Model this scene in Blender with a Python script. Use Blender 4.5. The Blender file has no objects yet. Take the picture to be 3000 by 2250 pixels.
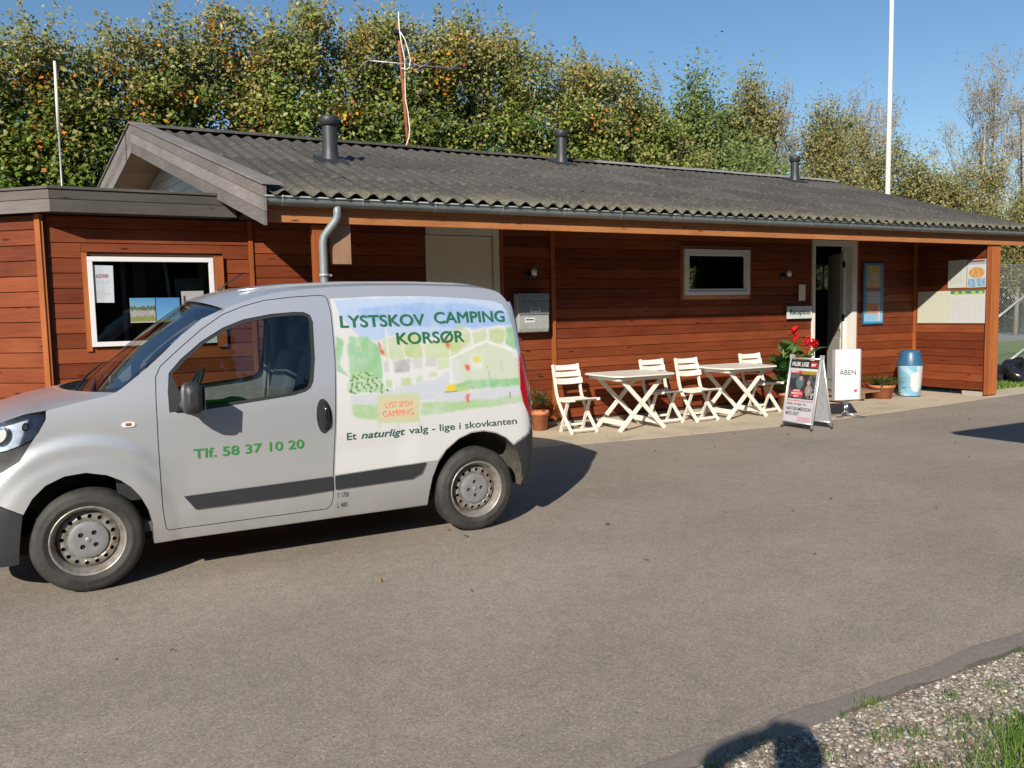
import bpy, math, random
import numpy as np
from mathutils import Vector, Matrix
from mathutils.geometry import delaunay_2d_cdt

random.seed(7); RNG = np.random.default_rng(11)
SC = bpy.context.scene
COL = SC.collection
R = math.radians

# ------------------------------------------------------------------ camera
def camera():
    yaw, pitch, roll = R(28.3), R(5.0), R(1.23)
    F = Vector((math.sin(yaw)*math.cos(pitch), math.cos(yaw)*math.cos(pitch), -math.sin(pitch)))
    R0 = Vector((math.cos(yaw), -math.sin(yaw), 0)); D0 = F.cross(R0)
    c, s = math.cos(roll), math.sin(roll)
    Rt = c*R0 + s*D0; Dn = -s*R0 + c*D0
    m = Matrix((Rt, -Dn, -F)).transposed().to_4x4()
    m.translation = (0, 0, 1.58)
    cd = bpy.data.cameras.new('camera'); cd.lens = 36*2427/3000; cd.sensor_width = 36
    cd.clip_start = 0.05; cd.clip_end = 2000
    co = bpy.data.objects.new('camera', cd); co.matrix_world = m
    COL.objects.link(co); SC.camera = co
camera()

# ------------------------------------------------------------------ sky, sun, exposure
SUN_DIR = Vector((1.05, 1.0, -0.8)).normalized()      # the way the light travels
wd = bpy.data.worlds.new('World'); SC.world = wd; wd.use_nodes = True
wn = wd.node_tree
sky = wn.nodes.new('ShaderNodeTexSky'); sky.sky_type = 'NISHITA'; sky.sun_disc = False
sky.sun_elevation = math.asin(-SUN_DIR.z); sky.sun_rotation = math.atan2(-SUN_DIR.x, -SUN_DIR.y) % (2*math.pi)
sky.air_density = 1.15; sky.dust_density = 0.2; sky.ozone_density = 3.6
hs = wn.nodes.new('ShaderNodeHueSaturation'); hs.inputs['Saturation'].default_value = 1.10
wn.links.new(sky.outputs[0], hs.inputs['Color'])
wn.links.new(hs.outputs[0], wn.nodes['Background'].inputs[0])
wn.nodes['Background'].inputs[1].default_value = 0.080
ld = bpy.data.lights.new('sun', 'SUN'); ld.energy = 5.0; ld.angle = R(0.5); ld.color = (1.0, 0.93, 0.82)
lo = bpy.data.objects.new('sun', ld); lo.rotation_euler = SUN_DIR.to_track_quat('-Z', 'Y').to_euler()
lo.location = (-20, -20, 30); COL.objects.link(lo)
SC.view_settings.view_transform = 'Standard'; SC.view_settings.look = 'None'
SC.view_settings.exposure = 0.5; SC.view_settings.gamma = 1.0; SC.view_settings.use_curve_mapping = False
SC.cycles.max_bounces = 8; SC.cycles.transparent_max_bounces = 24
SC.cycles.sample_clamp_indirect = 6

# ------------------------------------------------------------------ materials
MATS = {}
def new_mat(name):
    m = bpy.data.materials.new(name); m.use_nodes = True
    nt = m.node_tree; b = nt.nodes['Principled BSDF']
    MATS[name] = m
    return m, nt, b
def N(nt, t, **kw):
    n = nt.nodes.new(t)
    for k, v in kw.items():
        if k in n.inputs: n.inputs[k].default_value = v
        else: setattr(n, k, v)
    return n
def ramp(nt, stops, interp='LINEAR'):
    n = nt.nodes.new('ShaderNodeValToRGB'); n.color_ramp.interpolation = interp
    e = n.color_ramp.elements
    while len(e) > 1: e.remove(e[-1])
    e[0].position = stops[0][0]; e[0].color = (*stops[0][1], 1)
    for p, c in stops[1:]:
        x = e.new(p); x.color = (*c, 1)
    return n
def mixc(nt, a, b, fac, mode='MIX'):
    n = nt.nodes.new('ShaderNodeMix'); n.data_type = 'RGBA'; n.blend_type = mode
    for s, v in ((n.inputs[0], fac), (n.inputs[6], a), (n.inputs[7], b)):
        if isinstance(v, bpy.types.NodeSocket): nt.links.new(v, s)
        elif isinstance(v, (int, float)): s.default_value = v
        else: s.default_value = (*v, 1) if len(v) == 3 else v
    return n.outputs[2]
def bump(nt, b, h, strength=.3, dist=.01):
    n = N(nt, 'ShaderNodeBump', Strength=strength, Distance=dist)
    nt.links.new(h, n.inputs['Height']); nt.links.new(n.outputs[0], b.inputs['Normal'])

def plain(name, col, rough=.6, metal=0., var=.12, scale=20., coat=0., bumpy=0., spec=.5):
    m, nt, b = new_mat(name)
    tc = N(nt, 'ShaderNodeTexCoord'); no = N(nt, 'ShaderNodeTexNoise', Scale=scale, Detail=5.)
    nt.links.new(tc.outputs['Object'], no.inputs['Vector'])
    lo_ = tuple(max(0, c*(1-var)) for c in col); hi = tuple(min(1, c*(1+var)) for c in col)
    r = ramp(nt, [(.3, lo_), (.7, hi)])
    nt.links.new(no.outputs[0], r.inputs[0]); nt.links.new(r.outputs[0], b.inputs['Base Color'])
    b.inputs['Roughness'].default_value = rough; b.inputs['Metallic'].default_value = metal
    b.inputs['Coat Weight'].default_value = coat; b.inputs['Specular IOR Level'].default_value = spec
    if bumpy: bump(nt, b, no.outputs[0], bumpy)
    return m

def wood(name, dark, mid, light, rough=.55, grain=(2.5, 60, 60), rnd=.35, knots=True, bstr=.25, spec=.35):
    SPEC = spec
    m, nt, b = new_mat(name)
    tc = N(nt, 'ShaderNodeTexCoord'); oi = N(nt, 'ShaderNodeObjectInfo')
    off = N(nt, 'ShaderNodeVectorMath', operation='SCALE'); off.inputs['Scale'].default_value = 37.
    cmb = N(nt, 'ShaderNodeCombineXYZ')
    for i in range(3): nt.links.new(oi.outputs['Random'], cmb.inputs[i])
    nt.links.new(cmb.outputs[0], off.inputs[0])
    add = N(nt, 'ShaderNodeVectorMath', operation='ADD')
    nt.links.new(tc.outputs['Object'], add.inputs[0]); nt.links.new(off.outputs[0], add.inputs[1])
    mp = N(nt, 'ShaderNodeMapping'); mp.inputs['Scale'].default_value = grain
    nt.links.new(add.outputs[0], mp.inputs[0])
    n1 = N(nt, 'ShaderNodeTexNoise', Scale=1., Detail=6., Roughness=.65, Distortion=.6)
    nt.links.new(mp.outputs[0], n1.inputs['Vector'])
    n2 = N(nt, 'ShaderNodeTexNoise', Scale=1.6, Detail=3.); nt.links.new(add.outputs[0], n2.inputs['Vector'])
    ma = N(nt, 'ShaderNodeMath', operation='MULTIPLY_ADD'); ma.inputs[1].default_value = .55
    nt.links.new(n1.outputs[0], ma.inputs[0])
    mb_ = N(nt, 'ShaderNodeMath', operation='MULTIPLY'); mb_.inputs[1].default_value = .45
    nt.links.new(n2.outputs[0], mb_.inputs[0]); nt.links.new(mb_.outputs[0], ma.inputs[2])
    sh = N(nt, 'ShaderNodeMath', operation='MULTIPLY_ADD'); sh.inputs[1].default_value = rnd
    nt.links.new(oi.outputs['Random'], sh.inputs[0])
    s2 = N(nt, 'ShaderNodeMath', operation='SUBTRACT'); s2.inputs[1].default_value = rnd/2
    nt.links.new(ma.outputs[0], s2.inputs[0]); nt.links.new(s2.outputs[0], sh.inputs[2])
    r = ramp(nt, [(.25, dark), (.5, mid), (.75, light)]); nt.links.new(sh.outputs[0], r.inputs[0])
    colr = r.outputs[0]
    if knots:
        mk = N(nt, 'ShaderNodeMapping'); mk.inputs['Scale'].default_value = (2.2, 9., 9.)
        nt.links.new(add.outputs[0], mk.inputs[0])
        vo = N(nt, 'ShaderNodeTexVoronoi', Scale=1.); nt.links.new(mk.outputs[0], vo.inputs['Vector'])
        kr = ramp(nt, [(.05, (1, 1, 1)), (.13, (0, 0, 0))]); nt.links.new(vo.outputs['Distance'], kr.inputs[0])
        colr = mixc(nt, colr, tuple(c*.35 for c in dark), kr.outputs[0])
    nt.links.new(colr, b.inputs['Base Color'])
    b.inputs['Roughness'].default_value = rough; b.inputs['Specular IOR Level'].default_value = SPEC
    bump(nt, b, n1.outputs[0], bstr, .004)
    return m

wood('stained_boards', (.088, .0180, .0066), (.158, .0365, .0125), (.240, .063, .022), rnd=.30, spec=.2)
wood('stained_trim', (.20, .052, .012), (.29, .082, .02), (.38, .12, .032), knots=False, grain=(30, 30, 1.6))
wood('stained_trim_h', (.24, .085, .028), (.36, .145, .052), (.46, .21, .09), knots=True)
wood('weathered_sunlit', (.075, .064, .060), (.125, .108, .102), (.19, .168, .16), rough=.8, rnd=.3)  # paler copy of the fascia wood, stronger sunlight put into its colour
wood('weathered_barge', (.085, .074, .070), (.145, .128, .122), (.23, .205, .195), rough=.8, rnd=.35, grain=(45, 2.2, 45), knots=False, bstr=.5)
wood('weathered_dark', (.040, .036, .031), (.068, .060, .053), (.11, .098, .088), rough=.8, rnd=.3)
wood('raw_plank', (.16, .085, .045), (.24, .135, .078), (.31, .19, .12), rough=.7, knots=False, grain=(8, 40, 2))
wood('soffit_wood', (.20, .12, .065), (.32, .20, .12), (.40, .27, .17), rough=.7)
plain('white_boards', (.62, .64, .63), .6, var=.05)
plain('wall_core', (.035, .012, .006), .9)
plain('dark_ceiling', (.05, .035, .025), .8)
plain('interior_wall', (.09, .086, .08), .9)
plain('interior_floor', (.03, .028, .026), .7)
plain('white_paint', (.60, .58, .52), .45, var=.04)
plain('white_frame', (.60, .60, .60), .35, var=.03)
plain('cream_door', (.64, .59, .47), .5, var=.04)
plain('zinc', (.20, .23, .235), .5, metal=.25, var=.15, scale=6)
plain('zinc_bright', (.36, .38, .38), .4, metal=.3, var=.08)
plain('galv', (.34, .35, .35), .45, metal=.4)
plain('vent_plastic', (.028, .03, .033), .5, var=.2)
plain('plastic_white', (.66, .64, .57), .42, var=.04, scale=6)
plain('black_plastic', (.022, .023, .025), .5, var=.15, scale=40)
plain('gloss_black', (.012, .012, .013), .15)
plain('grey_trim', (.021, .023, .026), .5, var=.1)
plain('gap_black', (.006, .006, .006), .9)
plain('lamp_red', (.30, .008, .012), .2, coat=.6, var=.2)
plain('lamp_dark_red', (.08, .004, .008), .12, coat=1.)
plain('arch_dust', (.075, .066, .055), .9, var=.35, scale=12)
plain('text_dark_green', (.022, .075, .062), .45, var=.03)
plain('hub_grey', (.22, .225, .23), .5, metal=.3, var=.1)
plain('rusty_bolt', (.09, .05, .035), .8, var=.4, scale=30)
plain('chrome', (.75, .77, .8), .12, metal=1., var=.02)
plain('lamp_reflector', (.62, .68, .78), .25, metal=.2, var=.25, scale=26)
plain('indicator_lens', (.62, .6, .56), .2, coat=1.)
plain('indicator_core', (.16, .08, .04), .3)
plain('seat_cloth', (.07, .075, .085), .85)
plain('door_trim', (.20, .20, .20), .7)
plain('green_cloth', (.03, .55, .03), .6)
plain('paper', (.50, .51, .52), .6, var=.03)
plain('text_green', (.018, .115, .06), .45, var=.03)
plain('text_green_bright', (.03, .20, .045), .45, var=.03)
plain('text_dark', (.03, .045, .05), .5, var=.03)
plain('text_red', (.70, .16, .09), .5)
plain('text_white', (.6, .6, .6), .5)
plain('terracotta', (.42, .15, .07), .8, var=.2, scale=9)
plain('soil', (.03, .02, .012), .95)
plain('mailbox_grey', (.20, .23, .23), .45, metal=.3)
plain('mailbox_light', (.36, .38, .36), .45, metal=.3)
plain('alu', (.66, .66, .66), .38, metal=.6, var=.04)
plain('board_grey', (.33, .34, .36), .6)
plain('sign_black', (.02, .02, .022), .5)
plain('heart_red', (.72, .03, .05), .5)
plain('bin_blue', (.02, .09, .17), .4)
plain('petal_red', (.60, .008, .018), .5, var=.3)
plain('rust', (.28, .075, .03), .8, var=.3, scale=14)
plain('cable_white', (.7, .67, .58), .6)
plain('bag_black', (.014, .014, .016), .28, bumpy=.6, scale=9)
plain('wire', (.30, .34, .33), .5, metal=.3)
plain('skin', (.5, .3, .22), .6)
plain('jacket', (.03, .035, .05), .85)
plain('trousers', (.05, .06, .09), .85)
plain('hair', (.06, .04, .02), .8)
plain('bark', (.10, .085, .06), .9, var=.35, scale=8, bumpy=.5)
plain('bark_green', (.17, .17, .06), .9, var=.3, scale=5)
plain('twig', (.30, .25, .20), .9, var=.3, scale=3)
plain('concrete_foot', (.33, .29, .23), .9)
plain('light_grey_leaf', (.50, .53, .5), .5)

# silver car paint
m, nt, b = new_mat('silver_paint')
b.inputs['Base Color'].default_value = (.545, .56, .585, 1); b.inputs['Metallic'].default_value = .64
b.inputs['Roughness'].default_value = .36; b.inputs['Coat Weight'].default_value = .8; b.inputs['Coat Roughness'].default_value = .09
tc = N(nt, 'ShaderNodeTexCoord'); no = N(nt, 'ShaderNodeTexNoise', Scale=3., Detail=6., Roughness=.7)
nt.links.new(tc.outputs['Object'], no.inputs['Vector'])
sx = N(nt, 'ShaderNodeSeparateXYZ'); nt.links.new(tc.outputs['Object'], sx.inputs[0])
dz = N(nt, 'ShaderNodeMapRange'); dz.inputs[1].default_value = .62; dz.inputs[2].default_value = .22
nt.links.new(sx.outputs['Z'], dz.inputs[0])
dm = N(nt, 'ShaderNodeMath', operation='MULTIPLY'); nt.links.new(dz.outputs[0], dm.inputs[0]); nt.links.new(no.outputs[0], dm.inputs[1])
nt.links.new(mixc(nt, (.58, .595, .62), (.28, .26, .23), dm.outputs[0]), b.inputs['Base Color'])
rr = N(nt, 'ShaderNodeMapRange'); rr.inputs[3].default_value = .36; rr.inputs[4].default_value = .6
nt.links.new(dm.outputs[0], rr.inputs[0]); nt.links.new(rr.outputs[0], b.inputs['Roughness'])

# steel rim, a little rusty
m, nt, b = new_mat('rim_steel')
tc = N(nt, 'ShaderNodeTexCoord'); no = N(nt, 'ShaderNodeTexNoise', Scale=14., Detail=6., Roughness=.7)
nt.links.new(tc.outputs['Object'], no.inputs['Vector'])
r_ = ramp(nt, [(.45, (.34, .33, .31)), (.60, (.26, .22, .18)), (.74, (.13, .075, .045))])
nt.links.new(no.outputs[0], r_.inputs[0]); nt.links.new(r_.outputs[0], b.inputs['Base Color'])
b.inputs['Metallic'].default_value = .55; b.inputs['Roughness'].default_value = .42

# tyre
m, nt, b = new_mat('tyre_rubber')
tc = N(nt, 'ShaderNodeTexCoord'); no = N(nt, 'ShaderNodeTexNoise', Scale=9., Detail=8., Roughness=.7)
nt.links.new(tc.outputs['Object'], no.inputs['Vector'])
r_ = ramp(nt, [(.35, (.017, .0165, .016)), (.7, (.046, .042, .037))])
nt.links.new(no.outputs[0], r_.inputs[0]); nt.links.new(r_.outputs[0], b.inputs['Base Color'])
b.inputs['Roughness'].default_value = .7

# vertex painted prints
def print_mat(name, rough=.4, coat=0.):
    m, nt, b = new_mat(name)
    a = N(nt, 'ShaderNodeAttribute', attribute_name='Col')
    nt.links.new(mixc(nt, a.outputs['Color'], (.66, .66, .66), 1., 'MULTIPLY'), b.inputs['Base Color'])
    b.inputs['Roughness'].default_value = rough; b.inputs['Coat Weight'].default_value = coat
    return m
print_mat('painted_print', .35, .3); print_mat('paper_print', .55)

def leaf_mat(name, trans=.35):
    m, nt, b = new_mat(name)
    a = N(nt, 'ShaderNodeAttribute', attribute_name='Col')
    b.inputs['Specular IOR Level'].default_value = .3; tr = N(nt, 'ShaderNodeBsdfTranslucent'); mx = N(nt, 'ShaderNodeMixShader'); mx.inputs[0].default_value = trans
    nt.links.new(a.outputs['Color'], b.inputs['Base Color']); nt.links.new(a.outputs['Color'], tr.inputs['Color'])
    b.inputs['Roughness'].default_value = .45
    out = nt.nodes['Material Output']
    nt.links.new(b.outputs[0], mx.inputs[1]); nt.links.new(tr.outputs[0], mx.inputs[2]); nt.links.new(mx.outputs[0], out.inputs[0])
leaf_mat('leaves'); leaf_mat('grass_blades', .3)

def glass_mat(name, tint, ior=1.5, boost=1.0):
    m, nt, b = new_mat(name); nt.nodes.remove(b)
    tr = N(nt, 'ShaderNodeBsdfTransparent'); tr.inputs[0].default_value = (*tint, 1)
    gl = N(nt, 'ShaderNodeBsdfGlossy', Roughness=.015); fr = N(nt, 'ShaderNodeFresnel', IOR=ior)
    mu = N(nt, 'ShaderNodeMath', operation='MULTIPLY'); mu.inputs[1].default_value = boost; mu.use_clamp = True
    nt.links.new(fr.outputs[0], mu.inputs[0])
    mx = N(nt, 'ShaderNodeMixShader'); nt.links.new(mu.outputs[0], mx.inputs[0])
    nt.links.new(tr.outputs[0], mx.inputs[1]); nt.links.new(gl.outputs[0], mx.inputs[2])
    nt.links.new(mx.outputs[0], nt.nodes['Material Output'].inputs[0])
glass_mat('window_glass', (.72, .75, .74), 1.5, 1.6)
glass_mat('car_glass', (.60, .68, .66), 1.5, 1.7)
glass_mat('windscreen_glass', (.78, .82, .80), 1.45, .45)
glass_mat('lamp_glass', (.90, .93, .96), 1.5, 1.6)

# asphalt
m, nt, b = new_mat('asphalt')
geo = N(nt, 'ShaderNodeNewGeometry')
n1 = N(nt, 'ShaderNodeTexNoise', Scale=.55, Detail=5., Roughness=.6)
n2 = N(nt, 'ShaderNodeTexNoise', Scale=75., Detail=4., Roughness=.75)
v1 = N(nt, 'ShaderNodeTexVoronoi', Scale=140.); v2 = N(nt, 'ShaderNodeTexVoronoi', Scale=42.)
n3 = N(nt, 'ShaderNodeTexNoise', Scale=9., Detail=6., Roughness=.7)
for n in (n1, n2, v1, v2, n3): nt.links.new(geo.outputs['Position'], n.inputs['Vector'])
base = ramp(nt, [(.3, (.232, .198, .162)), (.7, (.298, .256, .212))]); nt.links.new(n1.outputs[0], base.inputs[0])
fine = ramp(nt, [(.3, (.62, .62, .62)), (.72, (1.32, 1.3, 1.26))]); nt.links.new(n2.outputs[0], fine.inputs[0])
c1 = mixc(nt, base.outputs[0], fine.outputs[0], 1., 'MULTIPLY')
mot = ramp(nt, [(.35, (.9, .9, .9)), (.65, (1.07, 1.07, 1.07))]); nt.links.new(n3.outputs[0], mot.inputs[0])
c1 = mixc(nt, c1, mot.outputs[0], 1., 'MULTIPLY')
sp = ramp(nt, [(.86, (0, 0, 0)), (.92, (1, 1, 1))])
sc_ = N(nt, 'ShaderNodeSeparateColor'); nt.links.new(v1.outputs['Color'], sc_.inputs[0]); nt.links.new(sc_.outputs[0], sp.inputs[0])
dd = ramp(nt, [(.25, (1, 1, 1)), (.45, (0, 0, 0))]); nt.links.new(v1.outputs['Distance'], dd.inputs[0])
f1 = N(nt, 'ShaderNodeMath', operation='MULTIPLY'); nt.links.new(sp.outputs[0], f1.inputs[0]); nt.links.new(dd.outputs[0], f1.inputs[1])
f1b = N(nt, 'ShaderNodeMath', operation='MULTIPLY'); f1b.inputs[1].default_value = .6; nt.links.new(f1.outputs[0], f1b.inputs[0])
c1 = mixc(nt, c1, (.62, .58, .52), f1b.outputs[0])
sd = N(nt, 'ShaderNodeSeparateColor'); nt.links.new(v2.outputs['Color'], sd.inputs[0])
sp2 = ramp(nt, [(.95, (0, 0, 0)), (.97, (1, 1, 1))]); nt.links.new(sd.outputs[1], sp2.inputs[0])
dd2 = ramp(nt, [(.12, (1, 1, 1)), (.22, (0, 0, 0))]); nt.links.new(v2.outputs['Distance'], dd2.inputs[0])
f2 = N(nt, 'ShaderNodeMath', operation='MULTIPLY'); nt.links.new(sp2.outputs[0], f2.inputs[0]); nt.links.new(dd2.outputs[0], f2.inputs[1])
c1 = mixc(nt, c1, (.07, .055, .04), f2.outputs[0])
n4 = N(nt, 'ShaderNodeTexNoise', Scale=.9, Detail=3., Distortion=.8)
mp4 = N(nt, 'ShaderNodeMapping'); mp4.inputs['Scale'].default_value = (.35, 1.3, 1.)
nt.links.new(geo.outputs['Position'], mp4.inputs[0]); nt.links.new(mp4.outputs[0], n4.inputs['Vector'])
wr = ramp(nt, [(.38, (1.03, 1.03, 1.03)), (.66, (.93, .935, .94))]); nt.links.new(n4.outputs[0], wr.inputs[0])
c1 = mixc(nt, c1, wr.outputs[0], 1., 'MULTIPLY')
nt.links.new(c1, b.inputs['Base Color']); b.inputs['Roughness'].default_value = .82; b.inputs['Specular IOR Level'].default_value = .3
bump(nt, b, n2.outputs[0], .55, .006)

def ground_mat(name, c0, c1, scale=30., bs=.4, c2=None, s2=3.):
    m, nt, b = new_mat(name); geo = N(nt, 'ShaderNodeNewGeometry')
    n = N(nt, 'ShaderNodeTexNoise', Scale=scale, Detail=6., Roughness=.7); nt.links.new(geo.outputs['Position'], n.inputs['Vector'])
    r = ramp(nt, [(.3, c0), (.7, c1)]); nt.links.new(n.outputs[0], r.inputs[0]); co = r.outputs[0]
    if c2:
        k = N(nt, 'ShaderNodeTexNoise', Scale=s2, Detail=4.); nt.links.new(geo.outputs['Position'], k.inputs['Vector'])
        kr = ramp(nt, [(.5, (0, 0, 0)), (.68, (1, 1, 1))]); nt.links.new(k.outputs[0], kr.inputs[0]); co = mixc(nt, co, c2, kr.outputs[0])
    nt.links.new(co, b.inputs['Base Color']); b.inputs['Roughness'].default_value = .9
    bump(nt, b, n.outputs[0], bs, .01)
ground_mat('concrete', (.40, .33, .235), (.49, .41, .295), 22., .15, (.36, .30, .215), 2.)
ground_mat('asphalt_edge', (.145, .124, .106), (.225, .193, .166), 60.)
ground_mat('grass_ground', (.06, .11, .018), (.13, .20, .045), 14., .5, (.13, .15, .05), .3)
ground_mat('earth', (.09, .072, .052), (.17, .14, .105), 30., .5, (.07, .08, .03), 2.5)
ground_mat('path_grey', (.17, .165, .165), (.23, .225, .22), 8., .1)
ground_mat('roof_felt', (.06, .06, .06), (.09, .09, .09), 10.)

# corrugated cement roof
m, nt, b = new_mat('eternit')
geo = N(nt, 'ShaderNodeNewGeometry'); oi = N(nt, 'ShaderNodeObjectInfo')
n1 = N(nt, 'ShaderNodeTexNoise', Scale=1.6, Detail=6., Roughness=.65)
n2 = N(nt, 'ShaderNodeTexNoise', Scale=38., Detail=5., Roughness=.8)
n3 = N(nt, 'ShaderNodeTexNoise', Scale=6.5, Detail=7., Roughness=.75)
vv = N(nt, 'ShaderNodeTexVoronoi', Scale=21.)
for n in (n1, n2, n3, vv): nt.links.new(geo.outputs['Position'], n.inputs['Vector'])
r1 = ramp(nt, [(.3, (.045, .0405, .036)), (.7, (.074, .067, .060))]); nt.links.new(n1.outputs[0], r1.inputs[0])
r2 = ramp(nt, [(.32, (.45, .45, .45)), (.72, (1.6, 1.58, 1.5))]); nt.links.new(n2.outputs[0], r2.inputs[0])
c = mixc(nt, r1.outputs[0], r2.outputs[0], 1., 'MULTIPLY')
rv = N(nt, 'ShaderNodeMapRange'); rv.inputs[3].default_value = .8; rv.inputs[4].default_value = 1.2
nt.links.new(oi.outputs['Random'], rv.inputs[0])
cc_ = N(nt, 'ShaderNodeCombineColor'); [nt.links.new(rv.outputs[0], cc_.inputs[i]) for i in range(3)]
c = mixc(nt, c, cc_.outputs[0], 1., 'MULTIPLY')
sep = N(nt, 'ShaderNodeSeparateXYZ'); nt.links.new(geo.outputs['Position'], sep.inputs[0])
ev = N(nt, 'ShaderNodeMapRange'); ev.inputs[1].default_value = 3.35; ev.inputs[2].default_value = 2.74
nt.links.new(sep.outputs['Z'], ev.inputs[0])
mo = N(nt, 'ShaderNodeMath', operation='MULTIPLY_ADD'); mo.inputs[1].default_value = .26; nt.links.new(ev.outputs[0], mo.inputs[0]); nt.links.new(n3.outputs[0], mo.inputs[2])
mr = ramp(nt, [(.66, (0, 0, 0)), (.84, (1, 1, 1))]); nt.links.new(mo.outputs[0], mr.inputs[0])
c = mixc(nt, c, (.105, .092, .055), mr.outputs[0])
o1_ = N(nt, 'ShaderNodeMath', operation='SUBTRACT'); o1_.inputs[1].default_value = 8.13; nt.links.new(sep.outputs['Y'], o1_.inputs[0])
o2_ = N(nt, 'ShaderNodeMath', operation='MODULO'); o2_.inputs[1].default_value = (12.5-8.13)/4; nt.links.new(o1_.outputs[0], o2_.inputs[0])
o3_ = N(nt, 'ShaderNodeMapRange'); o3_.inputs[1].default_value = .10; o3_.inputs[2].default_value = .0; nt.links.new(o2_.outputs[0], o3_.inputs[0])
o4_ = ramp(nt, [(.48, (0, 0, 0)), (.60, (.7, .7, .7))]); nt.links.new(n3.outputs[0], o4_.inputs[0])
o5_ = N(nt, 'ShaderNodeMath', operation='MULTIPLY'); nt.links.new(o3_.outputs[0], o5_.inputs[0]); nt.links.new(o4_.outputs[0], o5_.inputs[1])
c = mixc(nt, c, (.17, .16, .12), o5_.outputs[0])
e2 = N(nt, 'ShaderNodeMapRange'); e2.inputs[1].default_value = 2.90; e2.inputs[2].default_value = 2.75; nt.links.new(sep.outputs['Z'], e2.inputs[0])
e3 = ramp(nt, [(.45, (0, 0, 0)), (.60, (1, 1, 1))]); nt.links.new(n2.outputs[0], e3.inputs[0])
e4 = N(nt, 'ShaderNodeMath', operation='MULTIPLY'); nt.links.new(e2.outputs[0], e4.inputs[0]); nt.links.new(e3.outputs[0], e4.inputs[1])
c = mixc(nt, c, (.20, .19, .135), e4.outputs[0])
lr = ramp(nt, [(.10, (1, 1, 1)), (.26, (0, 0, 0))]); nt.links.new(vv.outputs['Distance'], lr.inputs[0])
sl = N(nt, 'ShaderNodeSeparateColor'); nt.links.new(vv.outputs['Color'], sl.inputs[0])
lg = ramp(nt, [(.55, (0, 0, 0)), (.6, (1, 1, 1))]); nt.links.new(sl.outputs[0], lg.inputs[0])
lf = N(nt, 'ShaderNodeMath', operation='MULTIPLY'); nt.links.new(lr.outputs[0], lf.inputs[0]); nt.links.new(lg.outputs[0], lf.inputs[1])
c = mixc(nt, c, (.24, .22, .16), lf.outputs[0])
nt.links.new(c, b.inputs['Base Color']); b.inputs['Roughness'].default_value = .88
bump(nt, b, n2.outputs[0], .4, .006)

# gravel stones and pebbles
m, nt, b = new_mat('pebble')
a = N(nt, 'ShaderNodeAttribute', attribute_name='Col'); nt.links.new(a.outputs['Color'], b.inputs['Base Color']); b.inputs['Roughness'].default_value = .75

# ------------------------------------------------------------------ object helpers
W = {}
def place(o, parent=None, M=None):
    M = M or Matrix.Identity(4)
    COL.objects.link(o)
    if parent is not None:
        o.parent = parent; o.matrix_parent_inverse = W[parent.name].inverted()
    o.matrix_basis = M; W[o.name] = M.copy()
    return o
def T(x=0, y=0, z=0, rz=0, rx=0, ry=0):
    return Matrix.Translation((x, y, z)) @ Matrix.Rotation(rz, 4, 'Z') @ Matrix.Rotation(ry, 4, 'Y') @ Matrix.Rotation(rx, 4, 'X')
def tag(o, label, cat=None, group=None, kind=None):
    if label: o['label'] = label
    if cat: o['category'] = cat
    if group: o['group'] = group
    if kind: o['kind'] = kind
    return o
def thing(name, label, cat, M=None, group=None):
    o = bpy.data.objects.new(name, None); o.empty_display_size = .2
    place(o, None, M); return tag(o, label, cat, group)
def copy_thing(root, M, label, group=None):
    c = root.copy(); COL.objects.link(c); c.matrix_basis = M; c['label'] = label
    if group: c['group'] = group
    kids = lambda p: [o for o in COL.objects if o.parent == p]
    for ch in kids(root):
        gk = kids(ch); k = ch.copy(); COL.objects.link(k); k.parent = c; k.matrix_parent_inverse = ch.matrix_parent_inverse.copy()
        for g in gk:
            q = g.copy(); COL.objects.link(q); q.parent = k; q.matrix_parent_inverse = g.matrix_parent_inverse.copy()
    return c

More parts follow.
